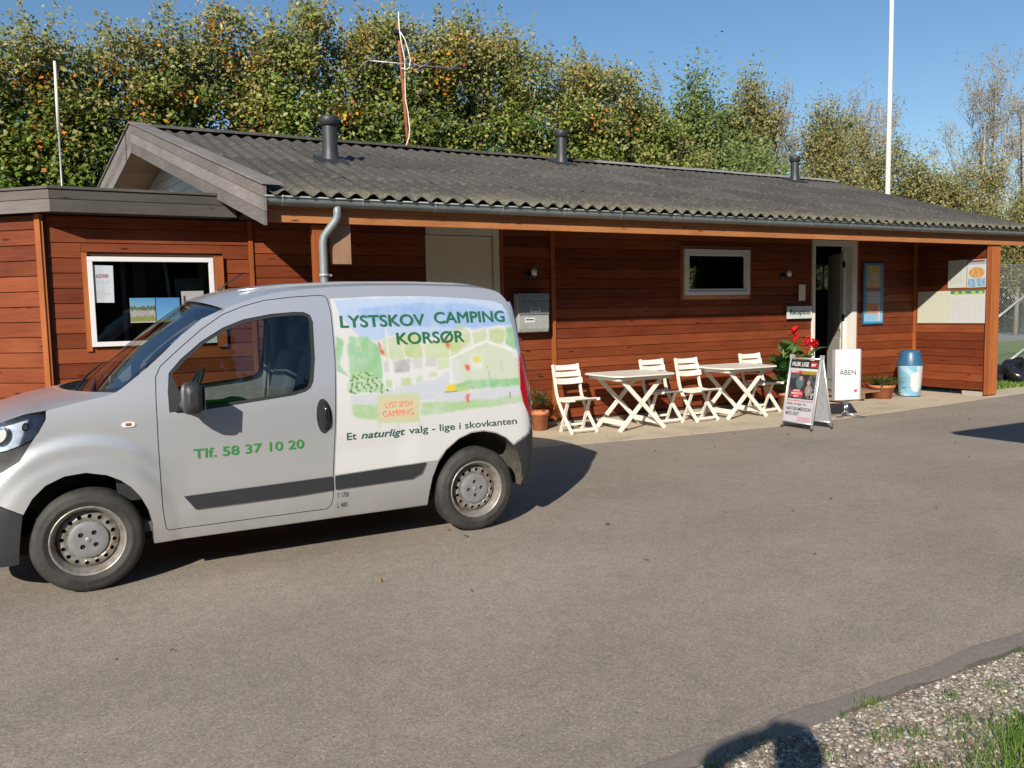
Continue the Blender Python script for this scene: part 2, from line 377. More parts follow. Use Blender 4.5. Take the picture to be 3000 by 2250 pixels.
class MB:
    def __init__(s): s.v = []; s.f = []; s.m = []; s.sm = []; s.nrm = {}
    def add(s, vs, fs, mi=0, smooth=False):
        o = len(s.v); s.v.extend(tuple(v) for v in vs)
        for f in fs: s.f.append(tuple(i+o for i in f)); s.m.append(mi); s.sm.append(smooth)
        return s
    def box(s, x0, x1, y0, y1, z0, z1, mi=0, M=None):
        vs = [(x, y, z) for x in (x0, x1) for y in (y0, y1) for z in (z0, z1)]
        if M is not None: vs = [tuple(M @ Vector(v)) for v in vs]
        return s.add(vs, [(0, 1, 3, 2), (4, 6, 7, 5), (0, 4, 5, 1), (2, 3, 7, 6), (0, 2, 6, 4), (1, 5, 7, 3)], mi)
    def bar(s, p, q, w, h, mi=0, up=(0, 0, 1)):
        p, q = Vector(p), Vector(q); d = (q-p).normalized(); up = Vector(up)
        if abs(d.dot(up)) > .98: up = Vector((0, 1, 0))
        a = d.cross(up).normalized(); b_ = a.cross(d).normalized()
        vs = [c + a*(sx*w/2) + b_*(sy*h/2) for c in (p, q) for sx, sy in ((-1, -1), (1, -1), (1, 1), (-1, 1))]
        return s.add(vs, [(3, 2, 1, 0), (4, 5, 6, 7), (0, 1, 5, 4), (1, 2, 6, 5), (2, 3, 7, 6), (3, 0, 4, 7)], mi)
    def tube(s, pts, r, n=8, mi=0, smooth=True, caps=True):
        pts = [Vector(p) for p in pts]; rs = r if isinstance(r, (list, tuple)) else [r]*len(pts)
        rings = []; o = len(s.v); ref = None
        for i, p in enumerate(pts):
            d = (pts[min(i+1, len(pts)-1)] - pts[max(i-1, 0)]).normalized()
            if ref is None: ref = Vector((0, 0, 1)) if abs(d.z) < .9 else Vector((1, 0, 0))
            a = d.cross(ref).normalized(); b_ = a.cross(d).normalized(); ref = b_
            for k in range(n):
                t = 2*math.pi*k/n; s.v.append(tuple(p + (a*math.cos(t) + b_*math.sin(t))*rs[i]))
        for i in range(len(pts)-1):
            for k in range(n):
                k2 = (k+1) % n
                s.f.append((o+i*n+k, o+i*n+k2, o+(i+1)*n+k2, o+(i+1)*n+k)); s.m.append(mi); s.sm.append(smooth)
        if caps:
            s.f.append(tuple(o+k for k in range(n))[::-1]); s.m.append(mi); s.sm.append(False)
            e = o+(len(pts)-1)*n; s.f.append(tuple(e+k for k in range(n))); s.m.append(mi); s.sm.append(False)
        return s
    def lathe(s, prof, n=32, mi=0, M=None, smooth=True, close=False):
        o = len(s.v); M = M or Matrix.Identity(4)      # profile (r, z) about local z
        for (r, z) in prof:
            for k in range(n):
                t = 2*math.pi*k/n; s.v.append(tuple(M @ Vector((r*math.cos(t), r*math.sin(t), z))))
        L = len(prof)
        for i in range(L-1 if not close else L):
            j = (i+1) % L
            for k in range(n):
                k2 = (k+1) % n
                s.f.append((o+i*n+k, o+i*n+k2, o+j*n+k2, o+j*n+k)); s.m.append(mi); s.sm.append(smooth)
        return s
    def prism(s, poly, y0, y1, mi=0):            # polygon in xz extruded in y
        n = len(poly); vs = [(x, y0, z) for x, z in poly] + [(x, y1, z) for x, z in poly]
        fs = [tuple(range(n)), tuple(range(2*n-1, n-1, -1))] + [(i, i+n, (i+1) % n+n, (i+1) % n) for i in range(n)]
        return s.add(vs, fs, mi)
    def grid(s, P, mi=0, smooth=True):           # P: rows of points
        o = len(s.v); a = len(P); b_ = len(P[0])
        for r in P:
            for p in r: s.v.append(tuple(p))
        for i in range(a-1):
            for j in range(b_-1):
                s.f.append((o+i*b_+j, o+i*b_+j+1, o+(i+1)*b_+j+1, o+(i+1)*b_+j)); s.m.append(mi); s.sm.append(smooth)
        return s
    def mesh(s, name, mats):
        me = bpy.data.meshes.new(name); me.from_pydata(s.v, [], s.f)
        for m in (mats if isinstance(mats, (list, tuple)) else [mats]): me.materials.append(MATS[m])
        me.polygons.foreach_set('material_index', s.m); me.polygons.foreach_set('use_smooth', s.sm)
        me.update()
        if s.nrm:
            ns = [s.nrm.get(i) or tuple(v.normal) for i, v in enumerate(me.vertices)]; me.normals_split_custom_set_from_vertices(ns)
        return me
    def obj(s, name, mats, parent=None, M=None, local=False):
        me = s.mesh(name, mats); o = bpy.data.objects.new(name, me)
        return place(o, parent, M)

def bevel(o, w=.006, seg=2):
    md = o.modifiers.new('bevel', 'BEVEL'); md.width = w; md.segments = seg; md.limit_method = 'ANGLE'; md.angle_limit = R(40)
    return o

def fast_mesh(name, verts, faces4, mats, cols=None, smooth=False):
    me = bpy.data.meshes.new(name); nv = len(verts); k = faces4.shape[1]; nf = len(faces4)
    me.vertices.add(nv); me.vertices.foreach_set('co', np.asarray(verts, np.float32).ravel())
    me.loops.add(nf*k); me.loops.foreach_set('vertex_index', faces4.astype(np.int32).ravel())
    me.polygons.add(nf); me.polygons.foreach_set('loop_start', np.arange(0, nf*k, k, dtype=np.int32))
    me.polygons.foreach_set('loop_total', np.full(nf, k, np.int32))
    if smooth: me.polygons.foreach_set('use_smooth', np.ones(nf, bool))
    for m in (mats if isinstance(mats, (list, tuple)) else [mats]): me.materials.append(MATS[m])
    if cols is not None:
        a = me.color_attributes.new('Col', 'FLOAT_COLOR', 'POINT')
        c4 = np.ones((nv, 4), np.float32); c4[:, :3] = cols; a.data.foreach_set('color', c4.ravel())
    me.update(calc_edges=True); me.validate(); return me

def pip(poly, x, y):
    x = np.asarray(x); y = np.asarray(y); inside = np.zeros(x.shape, bool); n = len(poly)
    for i in range(n):
        x1, y1 = poly[i]; x2, y2 = poly[(i+1) % n]
        c = ((y1 > y) != (y2 > y)) & (x < (x2-x1)*(y-y1)/((y2-y1) if y2 != y1 else 1e-12)+x1)
        inside ^= c
    return inside
def resample(poly, d):
    out = []
    for i in range(len(poly)):
        a = np.array(poly[i]); b_ = np.array(poly[(i+1) % len(poly)]); L = np.linalg.norm(b_-a); k = max(1, int(math.ceil(L/d)))
        for j in range(k): out.append(tuple(a+(b_-a)*j/k))
    return out
def smooth_poly(poly, it=2, keep=()):
    for _ in range(it):
        out = []; n = len(poly)
        for i in range(n):
            a = poly[i]; b_ = poly[(i+1) % n]
            out.append((a[0]*.75+b_[0]*.25, a[1]*.75+b_[1]*.25)); out.append((a[0]*.25+b_[0]*.75, a[1]*.25+b_[1]*.75))
        poly = out
    return poly
def tri2d(outer, holes=(), d=.05):
    o = resample(outer, d); hs_ = [resample(h, d) for h in holes]
    pts = list(o); edges = [(i, (i+1) % len(o)) for i in range(len(o))]
    for h in hs_:
        k = len(pts); pts += h; edges += [(k+i, k+(i+1) % len(h)) for i in range(len(h))]
    ob = np.array(pts); x0, y0 = ob.min(0); x1, y1 = ob.max(0)
    gx, gy = np.meshgrid(np.arange(x0+d/2, x1, d), np.arange(y0+d/2, y1, d)); gx = gx.ravel(); gy = gy.ravel()
    ins = pip(o, gx, gy)
    for h in hs_: ins &= ~pip(h, gx, gy)
    g = np.stack([gx[ins], gy[ins]], 1)
    if len(g):
        dist = np.concatenate([((q[:, None, :]-ob[None])**2).sum(2).min(1) for q in np.array_split(g, max(1, len(g)//2000))]); g = g[dist > (.45*d)**2]
    allp = [Vector((float(a), float(b_))) for a, b_ in pts] + [Vector((float(a), float(b_))) for a, b_ in g]
    v, e, f, ov, oe, of = delaunay_2d_cdt(allp, edges, [], 0, 1e-6)
    v = np.array([(p.x, p.y) for p in v]); f = np.array([t for t in f if len(t) == 3])
    c = v[f].mean(1); k = pip(o, c[:, 0], c[:, 1])
    for h in hs_: k &= ~pip(h, c[:, 0], c[:, 1])
    f = f[k]
    a = v[f]; cr = (a[:, 1, 0]-a[:, 0, 0])*(a[:, 2, 1]-a[:, 0, 1])-(a[:, 1, 1]-a[:, 0, 1])*(a[:, 2, 0]-a[:, 0, 0])
    f[cr < 0] = f[cr < 0][:, ::-1]
    return v, f, [o]+hs_
def patch(mb, outer, fn, holes=(), d=.05, mi=0, rim=0., rimdir=(0, 1, 0), flip=False, off=0.):
    """a triangulated 2-D outline laid on the surface fn(a, b, off) -> xyz; rim turns its border inwards"""
    v, f, loops = tri2d(outer, holes, d)
    mb.add([fn(a, b_, off) for a, b_ in v], [tuple(t)[::-1] if flip else tuple(t) for t in f.tolist()], mi, True)
    if rim:
        for L in loops:
            P = [fn(a, b_, off) for a, b_ in L]; Q = [fn(a, b_, off-rim) for a, b_ in L]
            n = len(P); mb.add(P+Q, [(i, (i+1) % n, n+(i+1) % n, n+i) for i in range(n)], mi, False)
    return mb

_font_cache = {}
def text_polys(s, italic=0., weight=0.):
    k = (s, italic, weight)
    if k in _font_cache: return _font_cache[k]
    cu = bpy.data.curves.new('t', 'FONT'); cu.body = s; cu.size = 1; cu.shear = italic; cu.offset = weight; cu.resolution_u = 4
    cu.fill_mode = 'FRONT'
    o = bpy.data.objects.new('t', cu); me = bpy.data.meshes.new_from_object(o)
    v = np.array([p.co[:2] for p in me.vertices]); f = [tuple(p.vertices) for p in me.polygons]
    bpy.data.objects.remove(o); bpy.data.curves.remove(cu); bpy.data.meshes.remove(me)
    _font_cache[k] = (v, f); return v, f
def text_on(name, s, mat, parent, fn, x0, x1, z0, h, M=None, italic=0., weight=.012, dz=0., bold=0.):
    """letters fitted between x0 and x1, base line z0 (rising by dz), capital height h, through fn(a, b)"""
    v, f = text_polys(s, italic, weight); v = v.copy()
    sx = (x1-x0)/(v[:, 0].max()-v[:, 0].min()); u = (v[:, 0]-v[:, 0].min())*sx
    w = v[:, 1]*h/.729
    pts = []; ff = []
    for k, (ox, oz) in enumerate(((0, 0),) if not bold else ((-1, 0), (1, 0), (-.5, .6), (.5, -.6), (0, .6), (0, -.6))):
        o_ = len(pts)
        for a, b_ in zip(u, w):
            p = fn(x0+a+ox*bold*h, z0+b_+oz*bold*h+dz*a/(x1-x0)); pts.append((p[0], p[1]-.00025*k, p[2]))
        ff += [tuple(i+o_ for i in q) for q in f]
    f = ff
    me = bpy.data.meshes.new(name); me.from_pydata(pts, [], f); me.materials.append(MATS[mat]); me.update()
    o = bpy.data.objects.new(name, me); o['kind'] = 'stuff'; return place(o, parent, M)

def vnoise(x, y, s, seed=0):
    r = np.random.default_rng(seed); out = 0
    for k in range(6):
        a = r.uniform(0, 6.28); f = s*(1.0+.9*k); out = out + np.sin((x*math.cos(a)+y*math.sin(a))*f+r.uniform(0, 6.28)+1.7*np.sin((y*math.cos(a)-x*math.sin(a))*f*.7+k))/(1+k*.5)
    return out/2.6
def painted(name, w, h, nx, nz, paint, parent=None, M=None, mat='paper_print'):
    """flat print of w x h facing -y, vertex painted by paint(u, v) with u, v in 0..1 (v down)"""
    u, v = np.meshgrid(np.linspace(0, 1, nx), np.linspace(0, 1, nz))
    P = np.stack([u*w, 0*u, (1-v)*h], -1).reshape(-1, 3); c = np.zeros((nz, nx, 3)); c[:] = .8
    paint(u, v, c); i = np.arange(nx*nz).reshape(nz, nx)
    F = np.stack([i[:-1, :-1], i[1:, :-1], i[1:, 1:], i[:-1, 1:]], -1).reshape(-1, 4)
    me = fast_mesh(name, P, F, mat, c.reshape(-1, 3)); return place(bpy.data.objects.new(name, me), parent, M)
def rect(u, v, a, b_, c, d): return (u >= a) & (u < b_) & (v >= c) & (v < d)

#@@GROUND
# ------------------------------------------------------------------ ground
def sheet(name, poly, z, mat, sub=None):
    mb = MB(); mb.add([(x, y, z) for x, y in poly], [tuple(range(len(poly)))], 0)
    return tag(mb.obj(name, mat), None, None, None, 'structure')
sheet('ground', [(-400, -400), (600, -400), (600, 600), (-400, 600)], -.012, 'grass_ground')
# the asphalt lies west to east in front of the building
wob = [(x, 2.24+.012*math.sin(x*2.1)+.01*math.sin(x*5.3+1)+.008*math.sin(x*11)+random.uniform(-.006, .006)) for x in np.arange(-12, 60, .12)]
sheet('asphalt_yard', wob+[(60, 8.75), (14.6, 8.75), (-12, 8.75)], -.004, 'asphalt')
wob2 = [(x, 2.135+.014*math.sin(x*1.7+2)+.012*math.sin(x*7.3)+.009*math.sin(x*15)+random.uniform(-.009, .009)) for x in np.arange(-12, 60, .1)]
sheet('asphalt_edge', wob2+[(x, y+.03) for x, y in wob[::-1]], -.008, 'asphalt_edge')
sheet('gravel_bed', [(-12, -6), (60, -6), (60, 2.2), (-12, 2.2)], -.0105, 'earth')
slab = [(-6, 9.9), (-6, 8.4), (3, 8.35), (5.0, 8.22), (6.4, 8.02), (8.2, 7.88), (10.5, 7.93), (14.5, 8.28), (40, 8.9), (40, 9.2), (15.2, 8.95), (15.2, 9.9)]
mb = MB(); n = len(slab)
mb.add([(x, y, .0) for x, y in slab]+[(x, y, -.05) for x, y in slab], [tuple(range(n))[::-1]]+[(i, (i+1) % n, n+(i+1) % n, n+i) for i in range(n)])
tag(mb.obj('concrete_apron', 'concrete'), None, None, None, 'structure')
sheet('footpath', [(14, 19.4), (160, 19.4), (160, 25.6), (14, 25.6)], -.006, 'path_grey')

# ------------------------------------------------------------------ scattered stones, grass
def stones(n, fx, fy, r0, r1, seed):
    g = np.random.default_rng(seed); x = fx(g, n); y = fy(g, n); r = g.uniform(r0, r1, n)**1.0
    t = (1+5**.5)/2
    base = np.array([(-1, 0, 0), (1, 0, 0), (0, -1, 0), (0, 1, 0), (0, 0, -1), (0, 0, 1)], float)
    F0 = np.array([(0, 2, 5), (2, 1, 5), (1, 3, 5), (3, 0, 5), (2, 0, 4), (1, 2, 4), (3, 1, 4), (0, 3, 4)])
    # subdivide the octahedron once for rounder stones
    vs = [tuple(b) for b in base]; F = []; mid = {}
    def md(a, b_):
        k = (min(a, b_), max(a, b_))
        if k not in mid:
            p = (np.array(vs[a])+np.array(vs[b_]))/2; p = p/np.linalg.norm(p)*.95; mid[k] = len(vs); vs.append(tuple(p))
        return mid[k]
    for a, b_, c_ in F0:
        ab, bc, ca = md(a, b_), md(b_, c_), md(c_, a); F += [(a, ab, ca), (ab, b_, bc), (ca, bc, c_), (ab, bc, ca)]
    V = np.array(vs); F = np.array(F); k = len(V)
    sc = np.stack([r*g.uniform(.7, 1.3, n), r*g.uniform(.7, 1.3, n), r*g.uniform(.45, .9, n)], 1)
    P = V[None]*sc[:, None]; P = P*(1+g.uniform(-.18, .18, (n, k, 1)))
    a = g.uniform(0, 6.28, n); ca, sa = np.cos(a)[:, None], np.sin(a)[:, None]
    X = P[..., 0]*ca-P[..., 1]*sa+x[:, None]; Y = P[..., 0]*sa+P[..., 1]*ca+y[:, None]; Z = P[..., 2]+(r*.25)[:, None]-.01
    tone = g.choice(5, n, p=[.33, .27, .15, .14, .11]); pal = np.array([(.25, .215, .17), (.15, .128, .105), (.42, .385, .33), (.21, .145, .105), (.08, .072, .064)])
    C = pal[tone]*g.uniform(.75, 1.25, (n, 1)); C = np.repeat(C[:, None], k, 1).reshape(-1, 3)
    FF = (F[None]+np.arange(n)[:, None, None]*k).reshape(-1, 3)
    return np.stack([X, Y, Z], -1).reshape(-1, 3), FF, C
P, F, C = stones(42000, lambda g, n: g.uniform(1.2, 4.6, n), lambda g, n: 2.12-np.abs(g.normal(0, .42, n)), .0035, .0115, 5)
place(tag(bpy.data.objects.new('gravel', fast_mesh('gravel', P, F, 'pebble', np.clip(C, 0, .9), True)), 'grey, tan and white gravel beside the asphalt edge', 'gravel', None, 'stuff'))

def blades(n, xs, ys, h0, h1, w, seed, pal, lean=.5):
    g = np.random.default_rng(seed); h = g.uniform(h0, h1, n); a = g.uniform(0, 6.28, n); b_ = g.uniform(0, 6.28, n); l = g.uniform(0, lean, n)*h
    z0 = np.full(n, -.01); dx, dy = np.cos(a)*w/2, np.sin(a)*w/2
    p0 = np.stack([xs-dx, ys-dy, z0], 1); p1 = np.stack([xs+dx, ys+dy, z0], 1)
    mx, my = xs+np.cos(b_)*l*.4, ys+np.sin(b_)*l*.4
    p2 = np.stack([mx+dx*.7, my+dy*.7, z0+h*.6], 1); p3 = np.stack([mx-dx*.7, my-dy*.7, z0+h*.6], 1)
    p4 = np.stack([xs+np.cos(b_)*l, ys+np.sin(b_)*l, z0+h], 1)
    V = np.stack([p0, p1, p2, p3, p4, p4+np.array([.0004, 0, 0])], 1).reshape(-1, 3); i = np.arange(n)[:, None]*6
    F = np.concatenate([i+np.array([0, 1, 2, 3]), i+np.array([3, 2, 5, 4])], 0)
    pal = np.array(pal); C = pal[g.integers(0, len(pal), n)]*g.uniform(.7, 1.3, (n, 1)); C = np.repeat(C[:, None], 6, 1).reshape(-1, 3)
    return V, F, C
g = np.random.default_rng(3)
GP = [(.11, .22, .03), (.15, .27, .04), (.20, .25, .06), (.08, .16, .025)]
cx = []; cy = []
for k in range(70):                                          # loose tufts in the gravel
    x = g.uniform(1.5, 4.4); y = 2.13-abs(g.normal(0, .3)); m_ = g.integers(12, 60)
    cx += list(x+g.normal(0, .035, m_)); cy += list(y+g.normal(0, .025, m_))
V, F, C = blades(len(cx), np.array(cx), np.array(cy), .012, .045, .0035, 4, GP, 1.)
place(tag(bpy.data.objects.new('weeds', fast_mesh('weeds', V, F, 'grass_blades', C)), 'small green weeds growing among the gravel', 'weeds', None, 'stuff'))
n = 42000
xs = g.uniform(2.2, 4.6, n); ys = g.uniform(.9, 1.95, n); k = ys < (1.57+.20*(xs-2.6)+.06*np.sin(xs*9)+.1*g.normal(0, 1, n)); k &= g.uniform(0, 1, n) < np.clip((2.0-ys)*3., .2, 1)
V, F, C = blades(int(k.sum()), xs[k], ys[k], .03, .085, .004, 6, GP, .8)
place(tag(bpy.data.objects.new('lawn_edge', fast_mesh('lawn_edge', V, F, 'grass_blades', C)), 'bright green grass at the corner of the gravel', 'grass', None, 'stuff'))
n = 26000; g = np.random.default_rng(8)
xs = g.uniform(13.9, 20, n); ys = 8.9+g.uniform(0, 1, n)**1.3*5.; k = ys > 8.78+.06*xs*0
V, F, C = blades(int(k.sum()), xs[k], ys[k], .04, .11, .02, 9, GP, .8)
place(tag(bpy.data.objects.new('grass', fast_mesh('grass', V, F, 'grass_blades', C)), 'mown green grass beyond the end of the building', 'grass', None, 'stuff'))

#@@BUILDING
g = np.random.default_rng(15); n = 170
V, F, C = blades(n, g.uniform(-3, 16, n), 2.3+g.uniform(0, 1, n)**.7*6.9, .004, .012, .035, 16, [(.20, .12, .03), (.12, .07, .03), (.28, .17, .04), (.07, .05, .03)], 6.)
V[:, 2] += .016
place(tag(bpy.data.objects.new('leaf_litter', fast_mesh('leaf_litter', V, F, 'grass_blades', C)), 'small fallen leaves scattered over the asphalt', 'leaves', None, 'stuff'))
# ------------------------------------------------------------------ main building
WY = 9.68                                  # outer face of the front boards
_bm = {}
def board_mesh(L, h, t=.022):
    key = (round(L, 2), round(h, 3))
    if key not in _bm:
        mb = MB(); g_ = .006; c = .004
        prof = [(0, g_), (-t+c, g_), (-t, g_+c)]+([(-t+.001, h*.5-.006), (-t+.004, h*.5-.001), (-t+.004, h*.5+.002), (-t+.001, h*.5+.005)] if .1 < h < .15 else [])+[(-t+.003, h-c), (-t+.003+c, h), (0, h)]
        n_ = len(prof); vs = [(0, y, z) for y, z in prof]+[(L, y, z) for y, z in prof]
        mb.add(vs, [tuple(range(n_)), tuple(range(2*n_-1, n_-1, -1))]+[(i, n_+i, n_+(i+1) % n_, (i+1) % n_) for i in range(n_)])
        _bm[key] = mb
    return _bm[key]
_bmm = {}
def boards(parent, M, L, z0, z1, pitch, openings=(), mat='stained_boards', joints=(), name='board'):
    z = z0
    while z < z1-.03:
        h = min(pitch, z1-z); segs = [(0., L)]
        cuts = sorted(joints)
        for (a, b_, c_, d) in openings:
            if c_ < z+h-.004 and d > z+.004:
                for q0, q1 in ((z, c_), (d, z+h)):
                    if q1-q0 > .015:
                        me = board_mesh(b_-a-.003, q1-q0).mesh(name, mat); place(bpy.data.objects.new(name, me), parent, M @ T(a+.0015, 0, q0))
                ns = []
                for s, e in segs:
                    if b_ <= s or a >= e: ns.append((s, e)); continue
                    if a > s: ns.append((s, a))
                    if b_ < e: ns.append((b_, e))
                segs = ns
        for s, e in segs:
            pts = [s]+[c_ for c_ in cuts if s+.2 < c_ < e-.2]+[e]
            if e-s > 4.6 and len(pts) == 2: pts = [s, s+(e-s)*random.choice([.35, .5, .62]), e]
            for a, b_ in zip(pts[:-1], pts[1:]):
                if b_-a < .03: continue
                key = (round(b_-a, 2), round(h, 3), mat)
                if key not in _bmm: _bmm[key] = board_mesh(b_-a-.003, h).mesh(name, mat)
                o = bpy.data.objects.new(name, _bmm[key]); place(o, parent, M @ T(a+.0015, 0, z))
        z += pitch
def wall_core(name, parent, M, L, z0, z1, th, openings, mat, mat2='interior_wall', y0=.002):
    """solid wall with rectangular openings, built from butted boxes"""
    mb = MB(); xs_ = sorted({0., L, *[v for o in openings for v in o[:2]]})
    for a, b_ in zip(xs_[:-1], xs_[1:]):
        cuts = sorted([(o[2], o[3]) for o in openings if o[0] <= a+1e-6 and o[1] >= b_-1e-6]); z = z0
        for c_, d in cuts:
            if c_ > z: mb.box(a, b_, y0, y0+th*.4, z, c_, 0); mb.box(a, b_, y0+th*.4, th, z, c_, 1)
            z = d
        if z < z1: mb.box(a, b_, y0, y0+th*.4, z, z1, 0); mb.box(a, b_, y0+th*.4, th, z, z1, 1)
    return mb.obj(name, [mat, mat2], parent, M)

house = thing('reception_building', 'long low reception building of red brown boards with a corrugated grey roof', 'building', T(7.7, WY, 0))
HX0, HX1 = 1.90, 13.48
DOOR = (10.86, 11.82, .0, 2.60); CRM = (4.05, 5.05, .0, 2.62); WIN2 = (8.14, 9.42, 1.775, 2.44)
ops = [(a-HX0, b_-HX0, c_, d) for a, b_, c_, d in (CRM, WIN2, DOOR)]
front = wall_core('front_wall', house, T(HX0, WY+.022, 0), HX1-HX0, 0.06, 2.66, .2, ops, 'wall_core')
JT = [5.87-HX0]
ops_b = [(4.02-HX0, 5.11-HX0, 0, 3), (8.08-HX0, 9.48-HX0, 1.72, 2.5), (10.83-HX0, 11.92-HX0, 0, 3)]
boards(front, T(HX0, WY+.022, 0), HX1-HX0, .09, 2.655, .1375, ops_b, joints=JT)
def trim(x0, x1, z0, z1, y=WY, th=.02, mat='stained_trim', parent=front, name='trim_board'):
    mb = MB(); mb.box(0, x1-x0, -th, 0, 0, z1-z0); return mb.obj(name, mat, parent, T(x0, y, z0))
trim(1.88, 1.932, .1, 2.655); trim(5.838, 5.902, .08, 2.655); trim(5.065, 5.115, .08, 2.65); trim(11.87, 11.92, .08, 2.65)
for a, b_, c_, d in ((8.075, 8.13, 1.70, 2.5), (9.43, 9.485, 1.70, 2.5)): trim(a, b_, c_, d, th=.012)
trim(8.13, 9.43, 2.452, 2.5, th=.012, mat='stained_trim_h'); trim(8.13, 9.43, 1.70, 1.757, th=.012, mat='stained_trim_h')
trim(13.40, 13.447, .08, 2.65, WY-.001, .03)
# side and back walls
BX0, BY1 = 1.75, 16.1
side = wall_core('back_wall', house, T(BX0, BY1-.2, 0), 14.2-BX0, 0, 2.7, .2, [(12.4, 14.0-BX0+.01, 1.9, 2.6)] and [(11.2, 12.2, 1.95, 2.6), (13.9-BX0-.9, 13.9-BX0, 1.9, 2.6)][:1], 'stained_boards')
yo = WY+.22; swl = wall_core('side_wall', house, T(13.99, yo, 0) @ Matrix.Rotation(R(90), 4, 'Z'), BY1-yo-.2, 0, 2.66, .2, [(11.9-yo, 12.42-yo, 1.85, 2.43), (14.25-yo, 14.9-yo, 1.98, 2.60)], 'wall_core')
for (a, b_, c_, d_) in ((11.9, 12.42, 1.85, 2.43), (14.25, 14.9, 1.98, 2.60)):
    w_ = MB().box(0, .05, 0, b_-a, 0, .05).box(0, .05, 0, b_-a, d_-c_-.05, d_-c_).box(0, .05, 0, .05, .05, d_-c_-.05).box(0, .05, b_-a-.05, b_-a, .05, d_-c_-.05).box(.01, .04, (b_-a)/2-.02, (b_-a)/2+.02, .05, d_-c_-.05).obj('window', 'white_frame', house, T(13.92, a, c_))
    MB().box(.02, .026, .04, b_-a-.04, .04, d_-c_-.04).obj('pane', 'window_glass', w_, T(13.92, a, c_))
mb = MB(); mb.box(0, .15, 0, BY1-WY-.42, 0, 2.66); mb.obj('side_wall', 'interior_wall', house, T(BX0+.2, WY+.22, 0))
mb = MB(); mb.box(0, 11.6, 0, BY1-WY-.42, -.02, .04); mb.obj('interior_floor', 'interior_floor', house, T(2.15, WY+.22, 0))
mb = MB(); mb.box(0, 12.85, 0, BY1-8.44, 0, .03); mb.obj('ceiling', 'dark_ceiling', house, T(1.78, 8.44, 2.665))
# the wall that stands out at the right hand end, with its three board edge
end = MB().box(0, .33, .03, WY-8.38, .09, 2.63, 0).obj('end_wall', 'wall_core', house, T(13.47, 8.38, 0))
boards(end, T(13.47, 8.41+WY-8.41-.03, 0) @ Matrix.Rotation(R(-90), 4, 'Z'), WY-8.41-.03, .09, 2.63, .1375)
for k in range(3):
    bevel(MB().box(0, .108, -.028, 0, 0, 2.50-.02*(k == 1)).obj('corner_board', 'stained_trim', end, T(13.446+k*.112, 8.385, .02)), .004)
bevel(MB().box(0, .33, 0, .35, -.03, .07).obj('foundation_block', 'concrete_foot', house, T(13.46, 8.42, 0)))
MB().box(0, 11.5, .05, .2, -.03, .085).obj('plinth', 'concrete_foot', house, T(1.9, WY, 0))

# window with its white frame
def window(parent, x0, x1, z0, z1, fr=.055, y=WY, depth=.05, sash=True):
    w = MB(); a, b_ = x1-x0, z1-z0
    w.box(0, a, -depth, .04, b_-fr, b_); w.box(0, a, -depth, .04, 0, fr); w.box(0, fr, -depth, .04, fr, b_-fr); w.box(a-fr, a, -depth, .04, fr, b_-fr)
    wn_ = bevel(w.obj('window', 'white_frame', parent, T(x0, y, z0)), .004)
    if sash:
        s = MB(); q = fr+.004; e = .035
        for bx in ((q, a-q, b_-q-e, b_-q), (q, a-q, q, q+e), (q, q+e, q+e, b_-q-e), (a-q-e, a-q, q+e, b_-q-e)): s.box(bx[0], bx[1], -depth+.018, .02, bx[2], bx[3])
        bevel(s.obj('sash', 'white_frame', wn_, T(x0, y, z0)), .004)
    MB().box(fr*.7, a-fr*.7, 0, .006, fr*.7, b_-fr*.7).obj('pane', 'window_glass', wn_, T(x0, y-.01, z0))
    return wn_
window(house, 8.135, 9.425, 1.762, 2.448, .058)
# what stands behind that window
MB().box(0, .05, 0, .05, .04, 2.62).obj('interior_post', 'board_grey', house, T(8.62, 9.90, 0))

# cream service door
d = bevel(MB().box(0, .93, 0, .05, 0, 2.45).obj('service_door', 'cream_door', house, T(4.03, WY+.0, .1)), .003)
MB().box(.93, 1.01, -.03, .05, 0, 2.56).box(0, .93, -.02, .05, 2.46, 2.56).obj('door_frame', 'cream_door', d, T(4.04, WY, .1))
# reception doorway: jambs, head, open leaf
dj = bevel(MB().box(0, .055, -.035, .2, 0, 2.60).box(.055, .935, -.035, .2, 2.52, 2.60).box(.935, 1.05, -.035, .2, 0, 2.60).obj('door_frame', 'white_paint', house, T(10.825, WY, .04)), .003)
leaf = bevel(MB().box(0, .05, 0, .88, .06, 2.46).obj('entrance_door', 'white_paint', house, T(11.72, WY+.12, 0, rz=R(-33))), .003)
MB().box(-.008, 0, .12, .76, .25, 1.0).box(-.008, 0, .12, .76, 1.15, 2.3).obj('door_panel', 'white_paint', leaf, T(11.72, WY+.12, 0, rz=R(-33)))
for z_ in (.35, 1.3, 2.2): MB().box(-.014, .012, -.012, .03, 0, .11).obj('hinge', 'gloss_black', leaf, T(11.73, WY+.11, z_))
